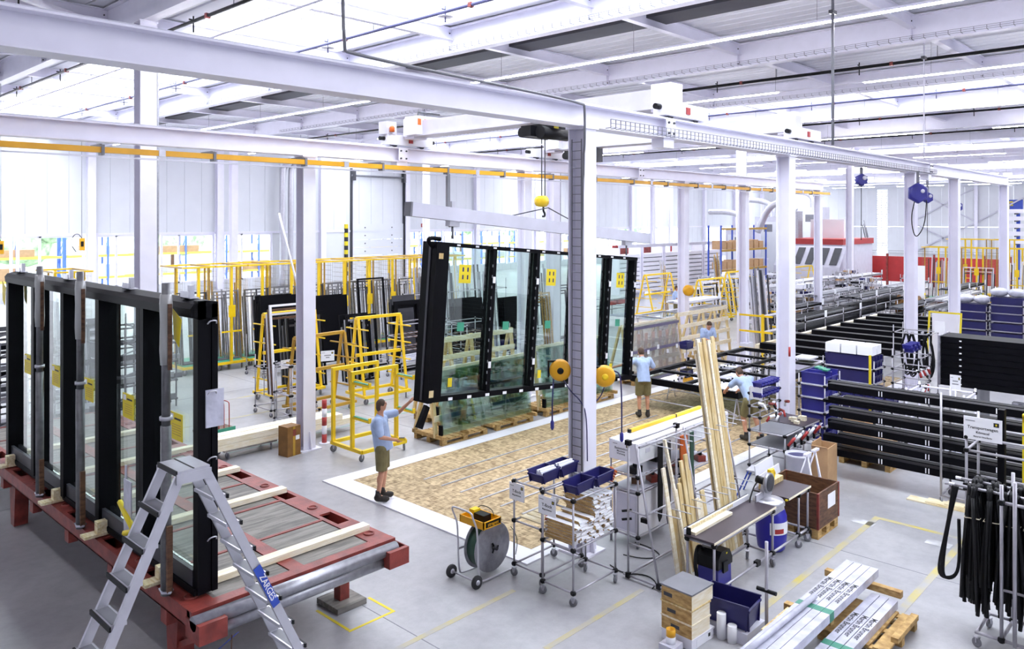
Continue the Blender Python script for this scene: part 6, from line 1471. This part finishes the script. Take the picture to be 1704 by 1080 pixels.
for q in (0, 3.2, 6.4):
    for w in (0, .9): bx('upright', 'rack_blue', t, q - .05, w, 0, q + .05, w + .08, 4.6)
for z in (1.6, 2.9, 4.3): bx('beam', 'ochre_frame', t, 0, -.04, z, 6.4, .04, z + .14)
for k in range(16): tag(MB().box(46.2 + (k % 8) * .76, 25.0, 1.742 + 1.3 * (k // 8), 46.8 + (k % 8) * .76, 25.7, 2.2 + 1.3 * (k // 8) + .05 * (k % 3)).build('carton', 'cardboard'), '%s brown carton on the %s tier of the distant pallet rack' % (ORD[k % 8], ('lower', 'upper')[k // 8]), 'carton', 'cartons on the distant rack')
# machining centre, red guards
mc = thing('machining_centre', 'white machining centre with slanted windowed hood', 'machine', (54.0, 20.0, 0))
bx('body', 'grey_steel', mc, 2.0, 1.0, 0, 8.0, 5.0, 3.2); MB().prism([(-.0, 0), (2.0, 0), (2.0, 3.0), (1.5, 3.1), (.2, 1.7)], 'y', .5, 5.2).build('hood', 'grey_steel', mc)
for k in range(5): MB().bar((.28, 1.0 + k * .85, 1.86), (1.32, 1.0 + k * .85, 2.98), .5, .04).build('hood_window', 'dark_grey', mc)
bx('control_panel', 'grey_steel', mc, -.6, 5.4, 0, -.2, 6.4, 2.2); bx('duct', 'galv', mc, 3.0, 4.6, 3.2, 3.8, 5.4, 5.6); MB().tube([(3.4, 5, 5.6), (3.4, 5.6, 6.2), (3.4, 7.0, 6.2), (3.4, 8, 4.0)], .25, 10).build('extraction_pipe', 'alu', mc); bx('red_skirt', 'signal_red', mc, 1.9, .9, 3.2, 8.0, 5.1, 3.6); bx('roof_unit', 'wall_white', mc, 5.0, 2.0, 3.2, 7.0, 4.5, 5.0); bx('tool_door', 'signal_red', mc, 1.98, .4, .2, 2.3, .95, 2.2)
for k in range(9):
    t = thing('guard_panel', '%s red machine guard panel in the distance' % ORD[k], 'guard', (63.2 - (k // 5) * .1, 12.2 + k * 1.62, 0), 0, 'red guard panels'); bx('sheet', 'signal_red', t, -.04, .05, .3, .04, 1.55, 2.2); 
    for y in (0, 1.6): bx('post', 'red_paint', t, -.06, y - .05, 0, .06, y + .05, 2.4)
    bx('top_fence', 'mid_grey', t, -.02, .05, 2.6, .02, 1.55, 2.63)
for k, (x, y, h, l) in enumerate(((60.0, 27.5, 5.2, 'white filter cabinet with grey ducts in the far corner'), (64.0, 25.8, 6.0, 'tall white cabinet behind the machining centre'), (57.0, 28.5, 4.2, 'lower white cabinet left of the machining centre'))):
    t = thing('filter_cabinet', l, 'cabinet', (x, y, 0)); bx('body', 'grey_steel', t, 0, 0, .3, 2.0, 2.0, h); bx('door', 'wall_white', t, -.03, .2, .5, 0, 1.8, h - .4); bx('vent', 'mid_grey', t, -.04, .5, h - 1.2, -.031, 1.2, h - .6); MB().tube([(1, 1, h), (1, 1, h + 1.0), (1, 2.2, h + 1.4), (1, 4, h + 1.4)], .22, 10).build('duct', 'alu', t); bx('plinth', 'dark_grey', t, .1, .1, 0, 1.9, 1.9, .3)
bundle(66.0, 22.0, .05, 8, 5.0, 'galv', 'leaning dark tubes beside the far machine', lean=12, cols=('galv', 'dark_grey'))
# yellow cages at the right, bins, end wall rack
for k in range(6):
    y = 14.6 - k * 2.0; cage((51.5, y, 0), R_(-90), '%s yellow cage of the right-hand row counted from the red guards' % ORD[k], 'yellow cages at the right', 1.9, 1.5, 3.3)
    if k % 2: frames(51.9, y - .1, .3, R_(-90), 4, 1.6, 1.9, 'alu', 'inside the %s right-hand cage' % ORD[k], bars=3, alt='dark_grey')
    else: bundle(52.2, y - .2, .3, 14, 2.4, 'alu', 'upright profiles inside the %s right-hand cage' % ORD[k], rz=R_(-90), sp=.11, cols=('alu', 'galv', 'tile_white', 'dark_grey'))
for k in range(4): cage((56.0, 14.4 - k * 2.4, 0), R_(-90), '%s taller yellow cage behind the right-hand row' % ORD[k], 'yellow cages behind', 2.2, 1.5, 3.7)
bin_rack(32.8, 5.95, 33.5, 7.0, (.25, .6, .95, 1.3, 1.6, 1.9), 'rack of navy bins at the right edge, right section', 'at the right edge, right section', 'bin_navy', 3, .26)
bin_rack(32.8, 7.1, 33.5, 8.3, (.25, .6, .95, 1.3, 1.6), 'rack of navy bins at the right edge, left section', 'at the right edge, left section', 'bin_navy', 3, .26)
for k in range(4):
    t = thing('white_sack', '%s white wrapped bundle on top of the navy bin racks' % ORD[k], 'bundle', (33.1, 6.2 + k * .55, 2.2 if k < 2 else 1.9), 0, 'white bundles on the bin racks'); MB().ell((0, 0, .14), .34, .3, .16, 12, 8).build('bundle', 'film_white', t)
t = thing('mobile_board', 'white board with yellow frame legs behind the black panels', 'board', (27.6, 6.75, 0)); bx('board', 'tile_white', t, -.02, 0, .5, .02, .75, 2.0); 
for y in (-.08, .83): MB().bar((-.3, y, 0), (0, y, 2.05), .05, .05).build('leg', 'sign_yellow', t)
bx('top_bar', 'sign_yellow', t, -.02, -.1, 2.0, .02, .85, 2.05)
t = thing('mobile_board', 'distant white board on a yellow tripod near the cable drums', 'board', (44.0, 12.3, 0)); bx('board', 'tile_white', t, -.02, 0, .7, .02, .9, 2.6)
for y in (0, .9): MB().bar((-.3, y, 0), (0, y, 1.2), .05, .05).build('leg', 'sign_yellow', t)
for k in range(2):
    t = thing('cable_drum', '%s wooden cable drum beside the distant board' % ORD[k], 'drum', (43.3, 12.6 + k * .55, 0)); MB().lathe([(.05, -.22), (.55, -.22), (.55, -.18), (.3, -.17), (.3, .17), (.55, .18), (.55, .22), (.05, .22)], (0, 0, .55), 'y', 20).build('drum_body', 'cardboard_brown', t); cy('drum_axle', 'dark_grey', t, (0, -.26, .55), (0, .26, .55), .04)
er = thing('wall_rack', 'cantilever rack of long white boxes on the end wall', 'rack', (75.0, 6.0, 0))
for y in (1.0, 4.6, 8.2): bx('upright', 'rack_blue', er, 1.2, y - .12, 0, 1.4, y + .12, 5.9)
for z in (3.0, 3.65, 4.3, 4.9, 5.5):
    for y in (1.0, 4.6, 8.2): bx('arm', 'dark_grey', er, 0, y - .05, z - .1, 1.2, y + .05, z)
k = 0
for z in (3.0, 3.65, 4.3, 4.9, 5.5):
    for y0, y1 in ((6.0, 10.3), (10.5, 15.4)): tag(MB().box(75.05, y0, z + .001, 75.9, y1, z + .33).build('long_box', 'tile_white'), '%s long white box on the end wall rack' % ORD[k], 'box', 'long boxes on the end wall rack'); k += 1
t = thing('blue_sign', 'blue bay sign with a yellow letter on the end wall', 'sign', (XE - .04, 23.9, 6.0)); bx('sign_plate', 'rack_blue', t, 0, -1.0, 0, .03, 1.0, 1.7); text(t, 'F', (-.004, .5, .85), 1.6, (R_(90), 0, R_(-90)), 'sign_yellow')
for k in range(3): tag(MB().box(47.0 + k * .7, 8.6, 0, 47.5 + k * .7, 9.4, .9).build('gearbox', 'dark_grey'), '%s dark motor block in the row before the yellow cages' % ORD[k], 'motor', 'motor blocks')
for k in range(10):
    t = thing('roller_stand', '%s dark roller stand along the line before the cages' % ORD[k], 'roller stand', (37.6 + k * 1.2, 8.5 + (k % 2) * .5, 0), 0, 'roller stands'); bx('post', 'dark_grey', t, -.05, -.05, 0, .05, .05, .8); MB().cyl((0, -.3, .85), (0, .3, .85), .06, 10).build('roller', 'black_plastic', t); bx('head', 'galv', t, -.1, -.34, .8, .1, -.28, .95); bx('foot', 'dark_grey', t, -.2, -.2, 0, .2, .2, .03)
random.seed(8)
RK = [(39.1, 19.5), (43.5, 15.4), (40.2, 22.6), (46.5, 21.6), (50.2, 18.8), (33.0, 16.2), (49.6, 14.6), (44.6, 23.2), (38.4, 16.3)]
for k, (x, y) in enumerate(RK):
    t = thing('parts_rack', '%s pipe rack of small parts standing in the distant middle of the hall' % ORD[k], 'rack', (x, y, 0), 0, 'parts racks in the distance')
    pipe_frame(t, 0, 0, 2.6, .6, (.3, .7, 1.1, 1.5), 1.75, False, .02, 0, [0, .65, 1.3, 1.95, 2.6])
    for z in (.3, .7, 1.1, 1.5):
        for q in range(4): bx('part_box', random.choice(('tile_white', 'mid_grey', 'bin_navy', 'cardboard', 'black_alu', 'galv')), t, .08 + q * .65, .08, z + .02, .5 + q * .65, .5, z + .1 + .15 * random.random())
    bx('paper_sheet', 'paper', t, .5 + .3 * (k % 3), -.03, 1.55, .75 + .3 * (k % 3), -.02, 1.85)
